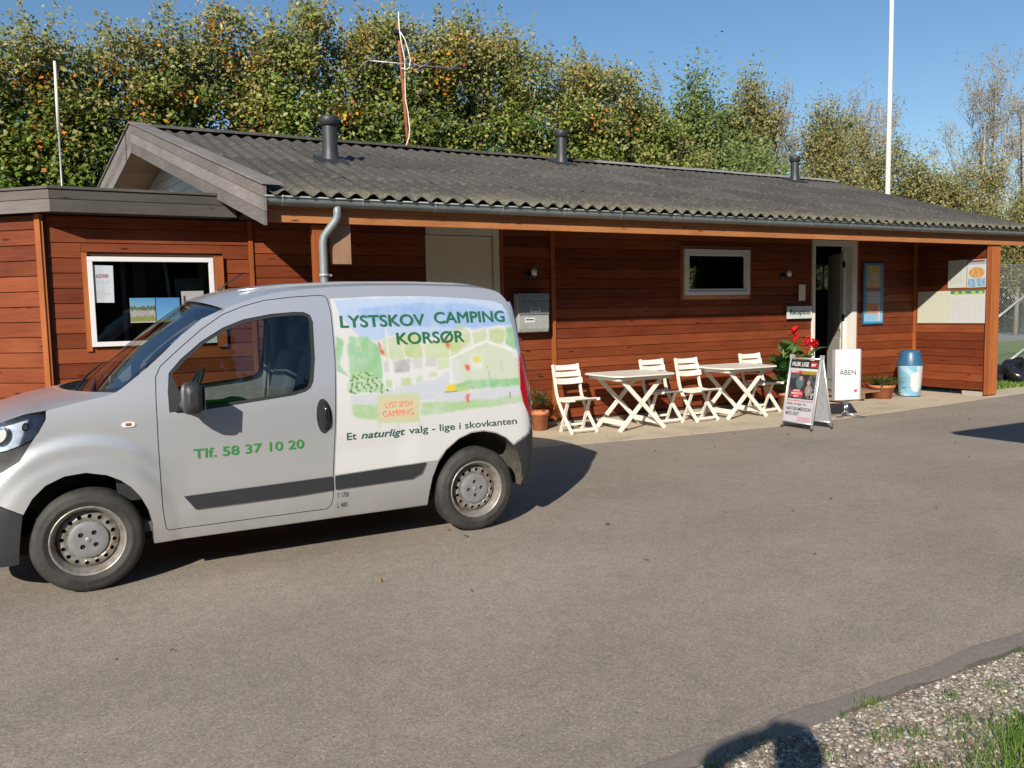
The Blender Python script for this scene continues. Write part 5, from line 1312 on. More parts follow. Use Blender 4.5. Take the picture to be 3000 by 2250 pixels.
def far_row():  # unseen tree row behind the viewpoint, added to hold back low sky light
    g = np.random.default_rng(91); n = 90000; x = g.uniform(-45, 70, n); z = g.uniform(0, 1, n)**.9*(11+1.5*np.sin(x*.5)+.9*np.sin(x*1.7)); y = -21+g.normal(0, 1.3, n)
    pal = np.array([(.05, .08, .02), (.075, .11, .03), (.04, .06, .02)]); V, F, CC = leaf_cloud(np.stack([x, y, z], 1), np.full(n, .95), pal[g.integers(0, 3, n)]*.8, 92)
    o = place(bpy.data.objects.new('woodland', fast_mesh('woodland', V, F, 'leaves', CC))); tag(o, None, None, None, 'structure')
far_row()

#@@VAN

# ------------------------------------------------------------------ the van, local origin under the front axle, x to the rear
VM = T(.03, 6.17, 0)
van = thing('delivery_van', 'silver delivery van with a painted campsite picture and green lettering on its side', 'van', VM)
_wz = [.10, .2, .35, .5, .65, .85, 1.0, 1.1, 1.2, 1.3, 1.5, 1.6, 1.7, 1.75, 1.8]
_ww = [.79, .815, .84, .855, .858, .85, .836, .817, .793, .770, .725, .700, .668, .640, .595]
_dense = {}
def _sm(z, zz, ww):                     # gaussian smoothed table look-up
    k = id(zz)
    if k not in _dense:
        x = np.arange(-.3, 2.3, .005); y = np.interp(x, zz, ww); q = np.arange(-30, 31); w_ = np.exp(-(q*.005/.042)**2/2); w_ /= w_.sum()
        _dense[k] = (x, np.convolve(np.pad(y, 30, mode='edge'), w_, 'valid'))
    return np.interp(z, *_dense[k])
_fz = [.2, .35, .55, .7, .8, .9, 1.0, 1.1, 1.3]; _fx = [-.70, -.76, -.78, -.765, -.74, -.69, -.62, -.55, -.5]
_rz = [.3, .45, .7, 1.0, 1.3, 1.5, 1.6, 1.65, 1.7, 1.74, 1.8]; _rx = [3.05, 3.085, 3.095, 3.08, 3.045, 3.03, 3.015, 3.0, 2.975, 2.94, 2.89]
def _tab(a, b, n):
    th = np.linspace(0, np.pi/2, 600); x = a*np.sin(th)**(2/n); y = b*np.cos(th)**(2/n); y[-1] = 0
    L = np.concatenate([[0], np.cumsum(np.hypot(np.diff(x), np.diff(y)))]); return L, x/a, y/b
RS = 2.84; NL, NX, NY = _tab(.58, .85, 2.7); RLt, RXt, RYt = _tab(.22, .85, 4.2)
SN = -.2-NL[-1]; SR = RS+RLt[-1]
def sst(a, b, x): t = np.clip((x-a)/(b-a), 0, 1); return t*t*(3-2*t)
def S0(s, z):
    s = np.asarray(s, float); z = np.asarray(z, float); w = _sm(z, _wz, _ww)
    n_ = -.2-s; r_ = s-RS
    x = np.where(n_ > 0, -.2-(-.2-_sm(z, _fz, _fx))*np.interp(n_, NL, NX), np.where(r_ > 0, RS+(_sm(z, _rz, _rx)-RS)*np.interp(r_, RLt, RXt), s))
    k = np.where(n_ > 0, np.interp(n_, NL, NY), np.where(r_ > 0, np.interp(r_, RLt, RYt), 1.))
    rr = np.hypot(s-.02, (z-.30)*1.0); fl = .015*sst(.645, .55, rr)*sst(.50, .28, s)*sst(-.75, -.45, s)*sst(.1, .3, z)+.007*sst(.52, .44, rr)*sst(-.75, -.45, s)
    
    fl = fl-.010*sst(.80, .66, z)*sst(.40, .52, z)*sst(.40, .6, s)*sst(2.1, 1.9, s)     # shallow hollow along the door
    return np.stack([x, -(w*k+fl*k), z], -1)
def SV(s, z, off=0., side=1):
    s = np.asarray(s, float); z = np.asarray(z, float); p = S0(s, z)
    if np.any(off):
        e = 4e-3; ds = S0(s+e, z)-S0(s-e, z); dz = S0(s, z+e)-S0(s, z-e); n_ = np.cross(ds, dz); n_ /= np.maximum(np.linalg.norm(n_, axis=-1, keepdims=True), 1e-9)
        p = p+n_*off
    if side < 0: p = p*np.array([1, -1, 1])
    return p
def SN_(s, z, side=1):
    e = 4e-3; n_ = np.cross(S0(s+e, z)-S0(s-e, z), S0(s, z+e)-S0(s, z-e)); n_ /= np.maximum(np.linalg.norm(n_, axis=-1, keepdims=True), 1e-9)
    return n_ if side > 0 else n_*np.array([1, -1, 1])
def vpatch(mb, outer, holes=(), d=.05, mi=0, off=0., rim=0., side=1, rmi=None):
    v, f, loops = tri2d(outer, holes, d); P = SV(v[:, 0], v[:, 1], off, side); i0 = len(mb.v); nn = SN_(v[:, 0], v[:, 1], side)
    for k, q in enumerate(nn.tolist()): mb.nrm[i0+k] = tuple(q)
    mb.add(P.tolist(), [tuple(t) if side > 0 else tuple(t)[::-1] for t in f.tolist()], mi, True)
    if rim:
        for L in loops:
            a = np.array(L); P1 = SV(a[:, 0], a[:, 1], off, side).tolist(); P2 = SV(a[:, 0], a[:, 1], off-rim, side).tolist(); n_ = len(a)
            mb.add(P1+P2, [(i, (i+1) % n_, n_+(i+1) % n_, n_+i) if side < 0 else ((i+1) % n_, i, n_+i, n_+(i+1) % n_) for i in range(n_)], mi if rmi is None else rmi, False)
    return mb
def grow(poly, d):
    n_ = len(poly); out = []; A = sum(poly[i][0]*poly[(i+1) % n_][1]-poly[(i+1) % n_][0]*poly[i][1] for i in range(n_)); sg = 1 if A > 0 else -1
    for i in range(n_):
        a = np.array(poly[i-1]); b = np.array(poly[i]); c = np.array(poly[(i+1) % n_]); u = b-a; v = c-b; u = u/max(1e-9, np.linalg.norm(u)); v = v/max(1e-9, np.linalg.norm(v))
        n1 = np.array([u[1], -u[0]]); n2 = np.array([v[1], -v[0]]); m_ = n1+n2; m_ = m_/max(.5, np.linalg.norm(m_)); out.append(tuple(b+m_*d*sg))
    return out
ARF = [(-.29, .509), (-.241, .594), (-.172, .661), (-.076, .703), (.033, .712), (.141, .686), (.211, .648), (.265, .601), (.312, .538), (.352, .451), (.371, .365), (.374, .24)]
ARR = [(2.153, .245), (2.164, .33), (2.186, .434), (2.23, .537), (2.294, .618), (2.395, .688), (2.493, .721), (2.592, .725), (2.69, .702), (2.77, .66), (2.834, .6), (2.879, .535), (2.91, .425), (2.918, .361), (2.905, .29)]
APIL = [(.246, 1.174), (.389, 1.284), (.472, 1.356), (.6, 1.477), (.729, 1.576), (.866, 1.636)]
SEAM = [(.946, 1.663), (1.08, 1.708), (1.215, 1.738), (1.409, 1.759), (1.597, 1.772), (1.859, 1.78), (2.2, 1.779), (2.562, 1.768), (2.72, 1.757), (2.80, 1.742), (2.87, 1.712), (2.91, 1.675)]
HOODE = [(.216, 1.156), (.164, 1.140), (-.01, 1.106), (-.144, 1.078), (-.206, 1.073), (-.29, 1.063), (-.368, 1.045), (-.46, 1.02), (-.6, .98), (-.8, .935), (-1.0, .91), (-1.2, .898), (SN, .893)]
DOOR_ = [(.437, 1.233), (.468, 1.297), (.594, 1.408), (.724, 1.515), (.856, 1.603), (.988, 1.653), (1.122, 1.688), (1.301, 1.708), (1.49, 1.718), (1.525, 1.712), (1.541, 1.69), (1.553, 1.598), (1.548, 1.292), (1.526, 1.05), (1.5, .748), (1.484, .539), (1.477, .377), (1.463, .325), (1.434, .303), (.462, .303), (.443, .318), (.429, .44), (.426, .606), (.425, .847), (.429, 1.086)][::-1]
WIND = [(.514, 1.253), (.588, 1.334), (.717, 1.439), (.848, 1.517), (.979, 1.567), (1.155, 1.598), (1.30, 1.608), (1.37, 1.606), (1.41, 1.585), (1.424, 1.54), (1.412, 1.299), (1.388, 1.156), (1.365, 1.112), (1.33, 1.09), (1.249, 1.071), (.602, 1.01), (.548, 1.01), (.509, 1.038), (.502, 1.146)][::-1]
LAMP = [(-.368, 1.040), (-.29, 1.058), (-.206, 1.068), (-.152, 1.062), (-.156, 1.029), (-.19, .958), (-.229, .919), (-.284, .898), (-.378, .871), (-.55, .84), (-.72, .84), (-.80, .88), (-.72, .945), (-.56, .988)][::-1]
GRIL = [(-.229, .910), (-.255, .872), (-.296, .806), (-.385, .752), (-.7, .70), (SN+.001, .685), (SN+.001, .80), (-.9, .80), (-.72, .832), (-.55, .832), (-.378, .864), (-.284, .891)][::-1]
TAIL = [(2.965, 1.262), (2.940, 1.23), (2.920, 1.154), (2.908, 1.007), (2.922, .908), (2.960, .824), (2.980, .80), (3.06, .80), (3.075, .86), (3.075, 1.10), (3.06, 1.22), (3.02, 1.262)][::-1]
BODY = ARF[::-1]+[(-.339, .537), (-.397, .568), (-.8, .60), (SN+.001, .61)]+GRIL[::-1][5:6]+GRIL[::-1][1:5][::-1]+[(-.222, .917), (-.186, .962), (-.148, 1.029), (-.144, 1.078), (-.01, 1.106), (.164, 1.140), (.216, 1.156)]+APIL+SEAM+[(2.945, 1.62), (2.96, 1.5), (2.965, 1.4), (2.97, 1.27)]+TAIL[::-1][1:5]+[(2.975, .80), (2.986, .729), (2.957, .673)]+ARR[::-1][4:]+[(2.148, .233), (.377, .236)]
def vobj(mb, name, mats, parent=None): return mb.obj(name, mats, parent or van, VM)
# body shell: both sides, hood lip, roof
for sd in (1, -1):
    mb = MB(); vpatch(mb, BODY, [DOOR_], .021, 0, 0, .012, sd, 1)
    lip = [(-.80, .888), (-.72, .952), (-.56, .995), (-.60, .98), (-.8, .935), (-1.0, .91), (-1.2, .898), (SN+.001, .893), (SN+.001, .802), (-.9, .802), (-.735, .835)]
    lip = [(-.812, .882), (-.735, .948), (-.66, .963), (-.8, .935), (-1.0, .91), (-1.2, .898), (SN+.001, .893), (SN+.001, .804), (-.9, .804), (-.745, .838)]
    vpatch(mb, lip, [], .05, 0, 0, .01, sd)
    vobj(mb, 'side_panel', ['silver_paint', 'gap_black'])
    mb = MB(); vpatch(mb, grow(DOOR_, .03), [grow(DOOR_, -.03)], .06, 0, -.016, 0, sd); vobj(mb, 'door_gap_ring', 'gap_black')  # near-black ring behind the door gap, the gap's shade put into its colour
    dr = vobj(vpatch(MB(), grow(DOOR_, -.005), [WIND], .03, 0, 0., .016, sd, 1), 'door', ['silver_paint', 'gap_black'])  # door and body edges coloured black as gap shade, which stops glints
    vobj(vpatch(MB(), grow(WIND, .0), [grow(WIND, -.022)], .04, 0, -.005, .006, sd), 'window_rubber', 'black_plastic', dr)
    vobj(vpatch(MB(), grow(WIND, -.008), [], .06, 0, -.012, 0, sd), 'side_window', 'car_glass', dr)
    inner = grow(DOOR_, -.03); vobj(vpatch(MB(), inner, [grow(WIND, .012)], .07, 0, -.045, 0, sd), 'door_lining', 'door_trim', dr)
    # handle
    hc = [(1.437+.050*math.cos(t), .925+.112*math.sin(t)*(1-.10*math.cos(t))) for t in np.linspace(0, 2*math.pi, 24, endpoint=False)]
    hd = vobj(vpatch(MB(), hc, [], .03, 0, .004, .006, sd), 'door_handle', 'black_plastic', dr)
    gp = [tuple(SV(1.447, z, .024-.02*((z-.925)/.085)**4, sd)) for z in np.linspace(.84, 1.01, 9)]
    MB().tube(gp, [.008, .014, .016, .017, .017, .017, .016, .014, .008], 10).obj('grip', 'gloss_black', hd, VM)
    strip = [(.553, .503), (1.0, .511), (1.472, .521), (1.472, .432), (1.214, .422), (.616, .417)][::-1]
    vobj(vpatch(MB(), strip, [], .04, 0, .013, .014, sd), 'rub_strip', 'grey_trim', dr)
    strip = [(1.492, .521), (2.135, .545), (2.1, .476), (2.032, .444), (1.492, .432)][::-1]
    vobj(vpatch(MB(), strip, [], .04, 0, .013, .014, sd), 'rub_strip', 'grey_trim')
    # headlight, grille, indicator, bumpers, tail light
    rf = vobj(vpatch(MB(), LAMP, [], .03, 0, -.035, 0, sd), 'headlight', 'lamp_reflector')
    vobj(vpatch(MB(), LAMP, [], .04, 0, .002, .03, sd), 'lamp_cover', 'lamp_glass', rf)
    for (a, b_, r_) in ((-.43, .955, .052), (-.27, .995, .024), (-.58, .92, .04)):
        c = [(a+r_*math.cos(t), b_+r_*math.sin(t)) for t in np.linspace(0, 6.283, 20, endpoint=False)]; ci = [(a+r_*.72*math.cos(t), b_+r_*.72*math.sin(t)) for t in np.linspace(0, 6.283, 20, endpoint=False)]
        vobj(vpatch(MB(), c, [ci], .03, 0, -.012, .02, sd), 'lamp_ring', 'chrome', rf); vobj(vpatch(MB(), ci, [], .02, 0, -.018, 0, sd), 'lamp_lens', 'indicator_lens', rf)
    vobj(vpatch(MB(), GRIL, [], .05, 0, -.006, .01, sd), 'grille', 'black_plastic')
    bf = [(-.293, .505), (-.339, .533), (-.397, .563), (-.8, .595), (SN+.001, .605), (SN+.001, .21), (-.9, .20), (-.42, .215), (-.344, .224)]
    vobj(vpatch(MB(), bf, [], .05, 0, .006, .03, sd), 'front_bumper', 'grey_trim')
    oval = [(.273+.037*math.copysign(abs(math.cos(t))**.7, math.cos(t)), .966+.0165*math.copysign(abs(math.sin(t))**.7, math.sin(t))) for t in np.linspace(0, 6.283, 20, endpoint=False)]
    il = vobj(vpatch(MB(), oval, [], .02, 0, .006, .008, sd), 'indicator', 'indicator_lens')
    vobj(vpatch(MB(), [(.258, .958), (.288, .958), (.288, .974), (.258, .974)], [], .02, 0, .0075, 0, sd), 'indicator_core', 'indicator_core', il)
    rb = [(2.879, .535), (2.838, .60), (2.957, .670), (2.99, .729), (2.982, .795), (3.06, .795), (3.12, .66), (SR-.001, .62), (SR-.001, .28), (3.08, .27), (2.93, .30), (2.916, .29), (2.918, .361), (2.91, .425)]
    vobj(vpatch(MB(), rb, [], .05, 0, .006, .03, sd), 'rear_bumper', 'grey_trim')
    tl = vobj(vpatch(MB(), TAIL, [], .03, 0, .010, .012, sd), 'tail_light', 'lamp_red')
    vobj(vpatch(MB(), [(2.95, 1.0), (3.06, 1.0), (3.06, .88), (2.965, .88)], [], .03, 0, .0115, 0, sd), 'tail_light_segment', 'lamp_dark_red', tl)
    rd = [(2.952, 1.655), (2.966, 1.5), (2.971, 1.4), (2.976, 1.268), (3.03, 1.268), (3.085, 1.23), (3.085, .79), (3.13, .67), (SR-.001, .63), (SR-.001, 1.66)]
    hole = [(3.12, 1.56), (3.13, 1.12), (SR-.03, 1.12), (SR-.03, 1.56)]
    rdo = vobj(vpatch(MB(), rd, [hole], .06, 0, -.001, .015, sd), 'rear_door', 'silver_paint'); vobj(vpatch(MB(), hole, [], .08, 0, -.01, 0, sd), 'rear_window', 'car_glass', rdo)
    # sill underside, wheel arch liners
    for A_, nm in ((ARF, 'arch_liner'), (ARR, 'arch_liner')):
        a = np.array(resample(A_+[A_[-1]], .05)[:-1]); a = np.array([p for p in resample(A_, .05) if True])
        k = len(resample(A_, .05)); poly = []
        for p, q in zip(A_[:-1], A_[1:]):
            m_ = max(1, int(np.hypot(q[0]-p[0], q[1]-p[1])/.05)); poly += [(p[0]+(q[0]-p[0])*j/m_, p[1]+(q[1]-p[1])*j/m_) for j in range(m_)]
        poly.append(A_[-1]); a = np.array(poly); P1 = SV(a[:, 0], a[:, 1], 0, sd); rows_ = [P1.tolist()]
        for dy in (.012, .10, .30): Q = P1.copy(); Q[:, 1] = (P1[:, 1]+sd*dy); rows_.append(Q.tolist())
        mb = MB(); mb.grid(rows_); c = rows_[-1]; cx_ = (A_[0][0]+A_[-1][0])/2
        mb.add(c+[[cx_, c[0][1], .2]], [(i, i+1, len(c)) for i in range(len(c)-1)]); vobj(mb, nm, 'arch_dust')
    a = [(x, -.235) for x in (.38, 2.145)]
    mb = MB(); y0 = -sd*.825; mb.add([(.38, y0, .237), (2.145, y0, .237), (2.145, -sd*.55, .22), (.38, -sd*.55, .22)], [(0, 1, 2, 3)]); vobj(mb, 'sill', 'black_plastic')
# lofted shells across the van
def along(poly, n_):
    a = np.array(poly); L = np.concatenate([[0], np.cumsum(np.hypot(*np.diff(a, axis=0).T))]); t = np.linspace(0, L[-1], n_)
    return np.stack([np.interp(t, L, a[:, 0]), np.interp(t, L, a[:, 1])], 1)
def loft(E, Cx, Cz, pw, nv=24, off=0., px=2.):
    V = np.linspace(-1, 1, nv*2+1); rows_ = []
    for e, cx_, cz_ in zip(E, Cx, Cz):
        av = np.abs(V); x = cx_+(e[0]-cx_)*av**px; y = e[1]*(-V)*-1; z = cz_+(e[2]-cz_)*av**pw+off; rows_.append(np.stack([x, y, z], 1).tolist())
    return rows_
# roof
EE = along([(.866, 1.636)]+SEAM, 34); E3 = SV(EE[:, 0], EE[:, 1]); u = np.linspace(0, 1, 34); Cx = .725+(2.965-.725)*(u**.97)
Cz = np.interp(Cx, [.72, .85, 1.0, 1.3, 1.7, 2.2, 2.63, 2.8, 2.9, 2.966], [1.695, 1.745, 1.780, 1.812, 1.829, 1.830, 1.818, 1.798, 1.762, 1.705])
vobj(MB().grid(loft(E3, Cx, Cz, 2.6)), 'roof_panel', 'silver_paint')
for yy in (-.46, .46):
    pts = [(x, yy, float(np.interp(x, Cx, Cz))-.022) for x in np.linspace(1.0, 2.7, 12)]; vobj(MB().tube(pts, .007, 6), 'roof_groove', 'silver_paint')
vobj(MB().tube([(.95, -.02, 1.77), (.98, -.02, 1.80), (1.13, -.02, 1.90)], [.014, .006, .004], 8), 'aerial_stub', 'black_plastic')
# top rear closing strip over the rear doors
zz_ = np.linspace(1.6, 1.705, 6)
# windscreen and black surround
def ws(u, v, off=0.):
    xb = .03+.216*v*v; zb = 1.115+.059*v*v; xt = .725+.141*v*v; zt = 1.690-.054*v*v; ybw = .792; ytw = .692
    t = u; z = zb+(zt-zb)*t; bow = .035*math.sin(math.pi*t)*(1-.3*v*v); x = xb+(xt-xb)*t-bow*.6; yw = ybw+(ytw-ybw)*t
    return (x-off*.6, yw*v, z+bow*.75*1.0-bow*.2+off*.8)
mb = MB(); mb.grid([[ws(u_, v_) for v_ in np.linspace(-.975, .975, 33)] for u_ in np.linspace(.03, .975, 20)]); vobj(mb, 'windscreen', 'windscreen_glass')
mb = MB()
for (u0, u1, v0, v1) in ((0, .045, -1, 1), (.962, 1.0, -1, 1), (.045, .962, -1, -.955), (.045, .962, .955, 1)):
    mb.grid([[ws(u_, v_, -.004) for v_ in np.linspace(v0, v1, 33 if v1-v0 > 1 else 3)] for u_ in np.linspace(u0, u1, 3 if u1-u0 < .5 else 16)])
vobj(mb, 'windscreen_surround', 'gloss_black')
# hood
HE = along(HOODE, 30); E3 = SV(HE[:, 0], HE[:, 1]); t_ = np.linspace(0, 1, 30); Cx = -.075+(E3[-1, 0]+.075)*t_**.9
Cz = np.interp(Cx, [-.70, -.66, -.6, -.41, -.26, -.11, -.07], [.893, .945, .99, 1.078, 1.118, 1.148, 1.153])
Cz[-1] = .893
vobj(MB().grid(loft(E3, Cx, Cz, 2.3, px=2.0)[::-1]), 'hood', 'silver_paint')
# cowl between hood and glass
mb = MB(); V = np.linspace(-1, 1, 33); e0 = E3[0]
r0 = [(-.075+(e0[0]+.075)*v*v+.004, abs(e0[1])*v, 1.153+(e0[2]-1.153)*abs(v)**2.3-.004) for v in V]; r1 = [(p[0]+.03, p[1], p[2]-.035) for p in r0]; r2 = [ws(.0, v, -.01) for v in V]
mb.grid([r0, r1, r2]); vobj(mb, 'cowl', 'black_plastic')
for a, b_ in (((.10, -.55, 1.135), (.19, -.02, 1.245)), ((.02, -.02, 1.125), (.20, .50, 1.275))):
    w_ = vobj(MB().tube([a, ((a[0]+b_[0])/2-.02, (a[1]+b_[1])/2, (a[2]+b_[2])/2+.0), b_], .008, 6), 'wiper', 'gloss_black')
vobj(MB().box(-.55, 2.85, -.5, .5, .19, .30).box(.42, 2.12, -.80, .80, .24, .30), 'underbody', 'gap_black')
vobj(MB().box(.3, 1.62, -.78, .78, .301, .36), 'cabin_floor', 'seat_cloth')
# cabin: dashboard, wheel, seats, bulkhead, pillars
db = [(.16, .95), (.20, 1.10), (.42, 1.12), (.60, 1.06), (.66, .92), (.62, .80), (.50, .5), (.2, .5)]
vobj(MB().prism(db, -.77, .77), 'dashboard', 'black_plastic')
mb = MB().lathe([(.185+.014*math.cos(t), .014*math.sin(t)) for t in np.linspace(0, 6.283, 9)[:-1]], 32, close=True); mb.tube([(-.18, 0, 0), (.18, 0, 0)], .014, 8); mb.lathe([(0, -.03), (.06, -.02), (.06, .02), (0, .03)], 16)
mb.obj('steering_wheel', 'black_plastic', van, VM @ Matrix.Translation((.78, .38, 1.04)) @ Matrix.Rotation(R(-62), 4, 'Y'))
for y in (-.37, .37):
    b_ = vobj(MB().box(.93, 1.42, y-.25, y+.25, .62, .78), 'seat', 'seat_cloth'); bevel(b_, .05, 3)
    m_ = VM @ Matrix.Translation((1.38, y, .72)) @ Matrix.Rotation(R(16), 4, 'Y'); bk = bevel(MB().box(-.07, .07, -.24, .24, 0, .62).obj('backrest', 'seat_cloth', van, m_), .05, 3)
    bevel(MB().box(-.05, .05, -.13, .13, .66, .84).obj('headrest', 'seat_cloth', van, m_), .04, 3)
bh = np.linspace(.3, 1.72, 12); vobj(MB().grid([[(1.66, sg*(_sm(z, _wz, _ww)-.03), z) for sg in (-1, 1)] for z in bh]), 'bulkhead', 'door_trim')
for sg in (-1, 1):
    P_ = [(1.47+.02*0, sg*(float(_sm(z, _wz, _ww))-.06), z) for z in np.linspace(.9, 1.66, 8)]; vobj(MB().tube(P_, .045, 8), 'pillar', 'door_trim')
    vobj(MB().tube([(1.42, sg*.66, 1.52), (1.40, sg*.69, 1.2), (1.36, sg*.70, .8)], .018, 6), 'seat_belt', 'door_trim')
vobj(MB().box(.70, .98, -.70, -.56, 1.015, 1.055), 'folded_vest', 'green_cloth')
# mirrors
for sg in (1, -1):
    g_ = []
    for i, (yy, sx_, sz_) in enumerate(((.0, .030, .05), (.012, .048, .082), (.05, .056, .094), (.10, .058, .098), (.15, .054, .092), (.178, .044, .076), (.186, .02, .04))):
        g_.append([(.612+sx_*math.copysign(abs(math.cos(t))**.6, math.cos(t))*1.0, -sg*(.905+yy), 1.112+sz_*math.copysign(abs(math.sin(t))**.55, math.sin(t))) for t in np.linspace(0, 2*math.pi, 25)])
    mb = MB().grid(g_); mb.add(g_[0][:-1], [tuple(range(24))]); mb.add(g_[-1][:-1], [tuple(range(24))])
    mr_ = vobj(mb, 'wing_mirror', 'black_plastic')
    MB().box(.672, .676, -.075, .075, -.07, .07).obj('mirror_glass', 'chrome', mr_, VM @ T(0, -sg*1.0, 1.112))
    vobj(vpatch(MB(), [(.50, 1.02), (.50, 1.15), (.53, 1.24), (.60, 1.05), (.66, 1.03)][::-1], [], .04, 0, .004, .01, sg), 'mirror_base', 'black_plastic')
    vobj(MB().tube([(.585, -sg*.82, 1.055), (.60, -sg*.93, 1.07)], [.04, .035], 10), 'mirror_arm', 'black_plastic')
# wheels
def wheel_at(x, y, side, first=None):
    Mw = VM @ T(x, y, .303) @ Matrix.Rotation(R(90), 4, 'X') @ (Matrix.Identity(4) if side > 0 else Matrix.Rotation(R(180), 4, 'X')) @ Matrix.Rotation(R(17*x+5), 4, 'Z')
    tp = [(.196, .060), (.199, .070), (.212, .078), (.222, .0795), (.226, .083), (.240, .0845), (.243, .0825), (.262, .082), (.282, .075), (.296, .062), (.302, .050)]
    if first is None:
        me = {}
        mb = MB().lathe(tp+[(.304, .045), (.305, .0), (.304, -.06), (.296, -.078), (.262, -.098), (.215, -.09), (.198, -.075)], 64)
        me['wheel'] = mb.mesh('wheel', 'tyre_rubber')
        me['rim'] = MB().lathe([(.200, .058), (.206, .066), (.206, .074), (.199, .077), (.193, .070), (.188, .055), (.178, .040), (.171, .022), (.168, -.03), (.166, -.06)], 64).mesh('rim', 'rim_steel')
        mb = MB(); ct = lambda r, n_, cx=0, cy=0, ph=0: [(cx+r*math.cos(2*math.pi*k/n_+ph), cy+r*math.sin(2*math.pi*k/n_+ph)) for k in range(n_)]
        hz = lambda a, b_, off: (a, b_, float(np.interp(math.hypot(a, b_), [.09, .112, .122, .150, .168], [.018, .020, .034, .028, .0]))+off)
        holes = [ct(.0125, 10, .1385*math.cos(2*math.pi*(k+.5)/16), .1385*math.sin(2*math.pi*(k+.5)/16)) for k in range(16)]
        patch(mb, ct(.169, 64), hz, [ct(.095, 48)]+holes, .018, 0, .006); me['wheel_disc'] = mb.mesh('wheel_disc', 'rim_steel')
        mb = MB(); cz = lambda a, b_, off: (a, b_, .040-.10*max(0, math.hypot(a, b_)-.098)+(.002 if math.hypot(a, b_) < .094 else 0)-.22*max(0, math.hypot(a, b_)-.094)+off)
        bh_ = [ct(.0145, 12, .050*math.cos(math.pi/4+math.pi/2*k), .050*math.sin(math.pi/4+math.pi/2*k)) for k in range(4)]
        patch(mb, ct(.107, 56), cz, bh_, .014, 0, .016); mb.lathe([(0, .046), (.014, .045), (.018, .0415)], 16); me['hub_cap'] = mb.mesh('hub_cap', 'hub_grey')
        mb = MB().lathe([(0, -.025), (.166, -.025)], 40)
        me['brake_plate'] = mb.mesh('brake_plate', 'gap_black')
        mb = MB()
        for k in range(4): mb.lathe([(0, .032), (.007, .032), (.009, .022)], 6, M=Matrix.Translation((.050*math.cos(math.pi/4+math.pi/2*k), .050*math.sin(math.pi/4+math.pi/2*k), 0)))
        mb.lathe([(0, .018), (.09, .018)], 30); me['wheel_bolts'] = mb.mesh('wheel_bolts', 'rusty_bolt')
        first = me
    wo = place(bpy.data.objects.new('wheel', first['wheel']), van, Mw)
    for nm in ('rim', 'wheel_disc', 'hub_cap', 'brake_plate', 'wheel_bolts'): place(bpy.data.objects.new(nm, first[nm]), wo, Mw)
    return first
fm = wheel_at(.025, -.762, 1); wheel_at(2.535, -.762, 1, fm); wheel_at(.025, .762, -1, fm); wheel_at(2.535, .762, -1, fm)
vobj(MB().tube([(.025, -.7, .303), (.025, .7, .303)], .04, 8).tube([(2.535, -.7, .303), (2.535, .7, .303)], .05, 8), 'axle', 'gap_black')
# mud flap behind the rear wheel is part of the liner; loading plate
lp = vobj(vpatch(MB(), [(1.492, .286), (1.594, .286), (1.594, .418), (1.492, .418)], [], .04, 0, .001, 0, 1), 'weight_label', 'silver_paint')
VF = lambda off: (lambda a, b_: tuple(SV(a, b_, off)))
text_on('lettering', 'T 1700', 'text_dark', van, VF(.0025), 1.502, 1.583, .372, .034, VM, weight=.01)
text_on('lettering', 'L 480', 'text_dark', van, VF(.0025), 1.502, 1.572, .304, .034, VM, weight=.01)
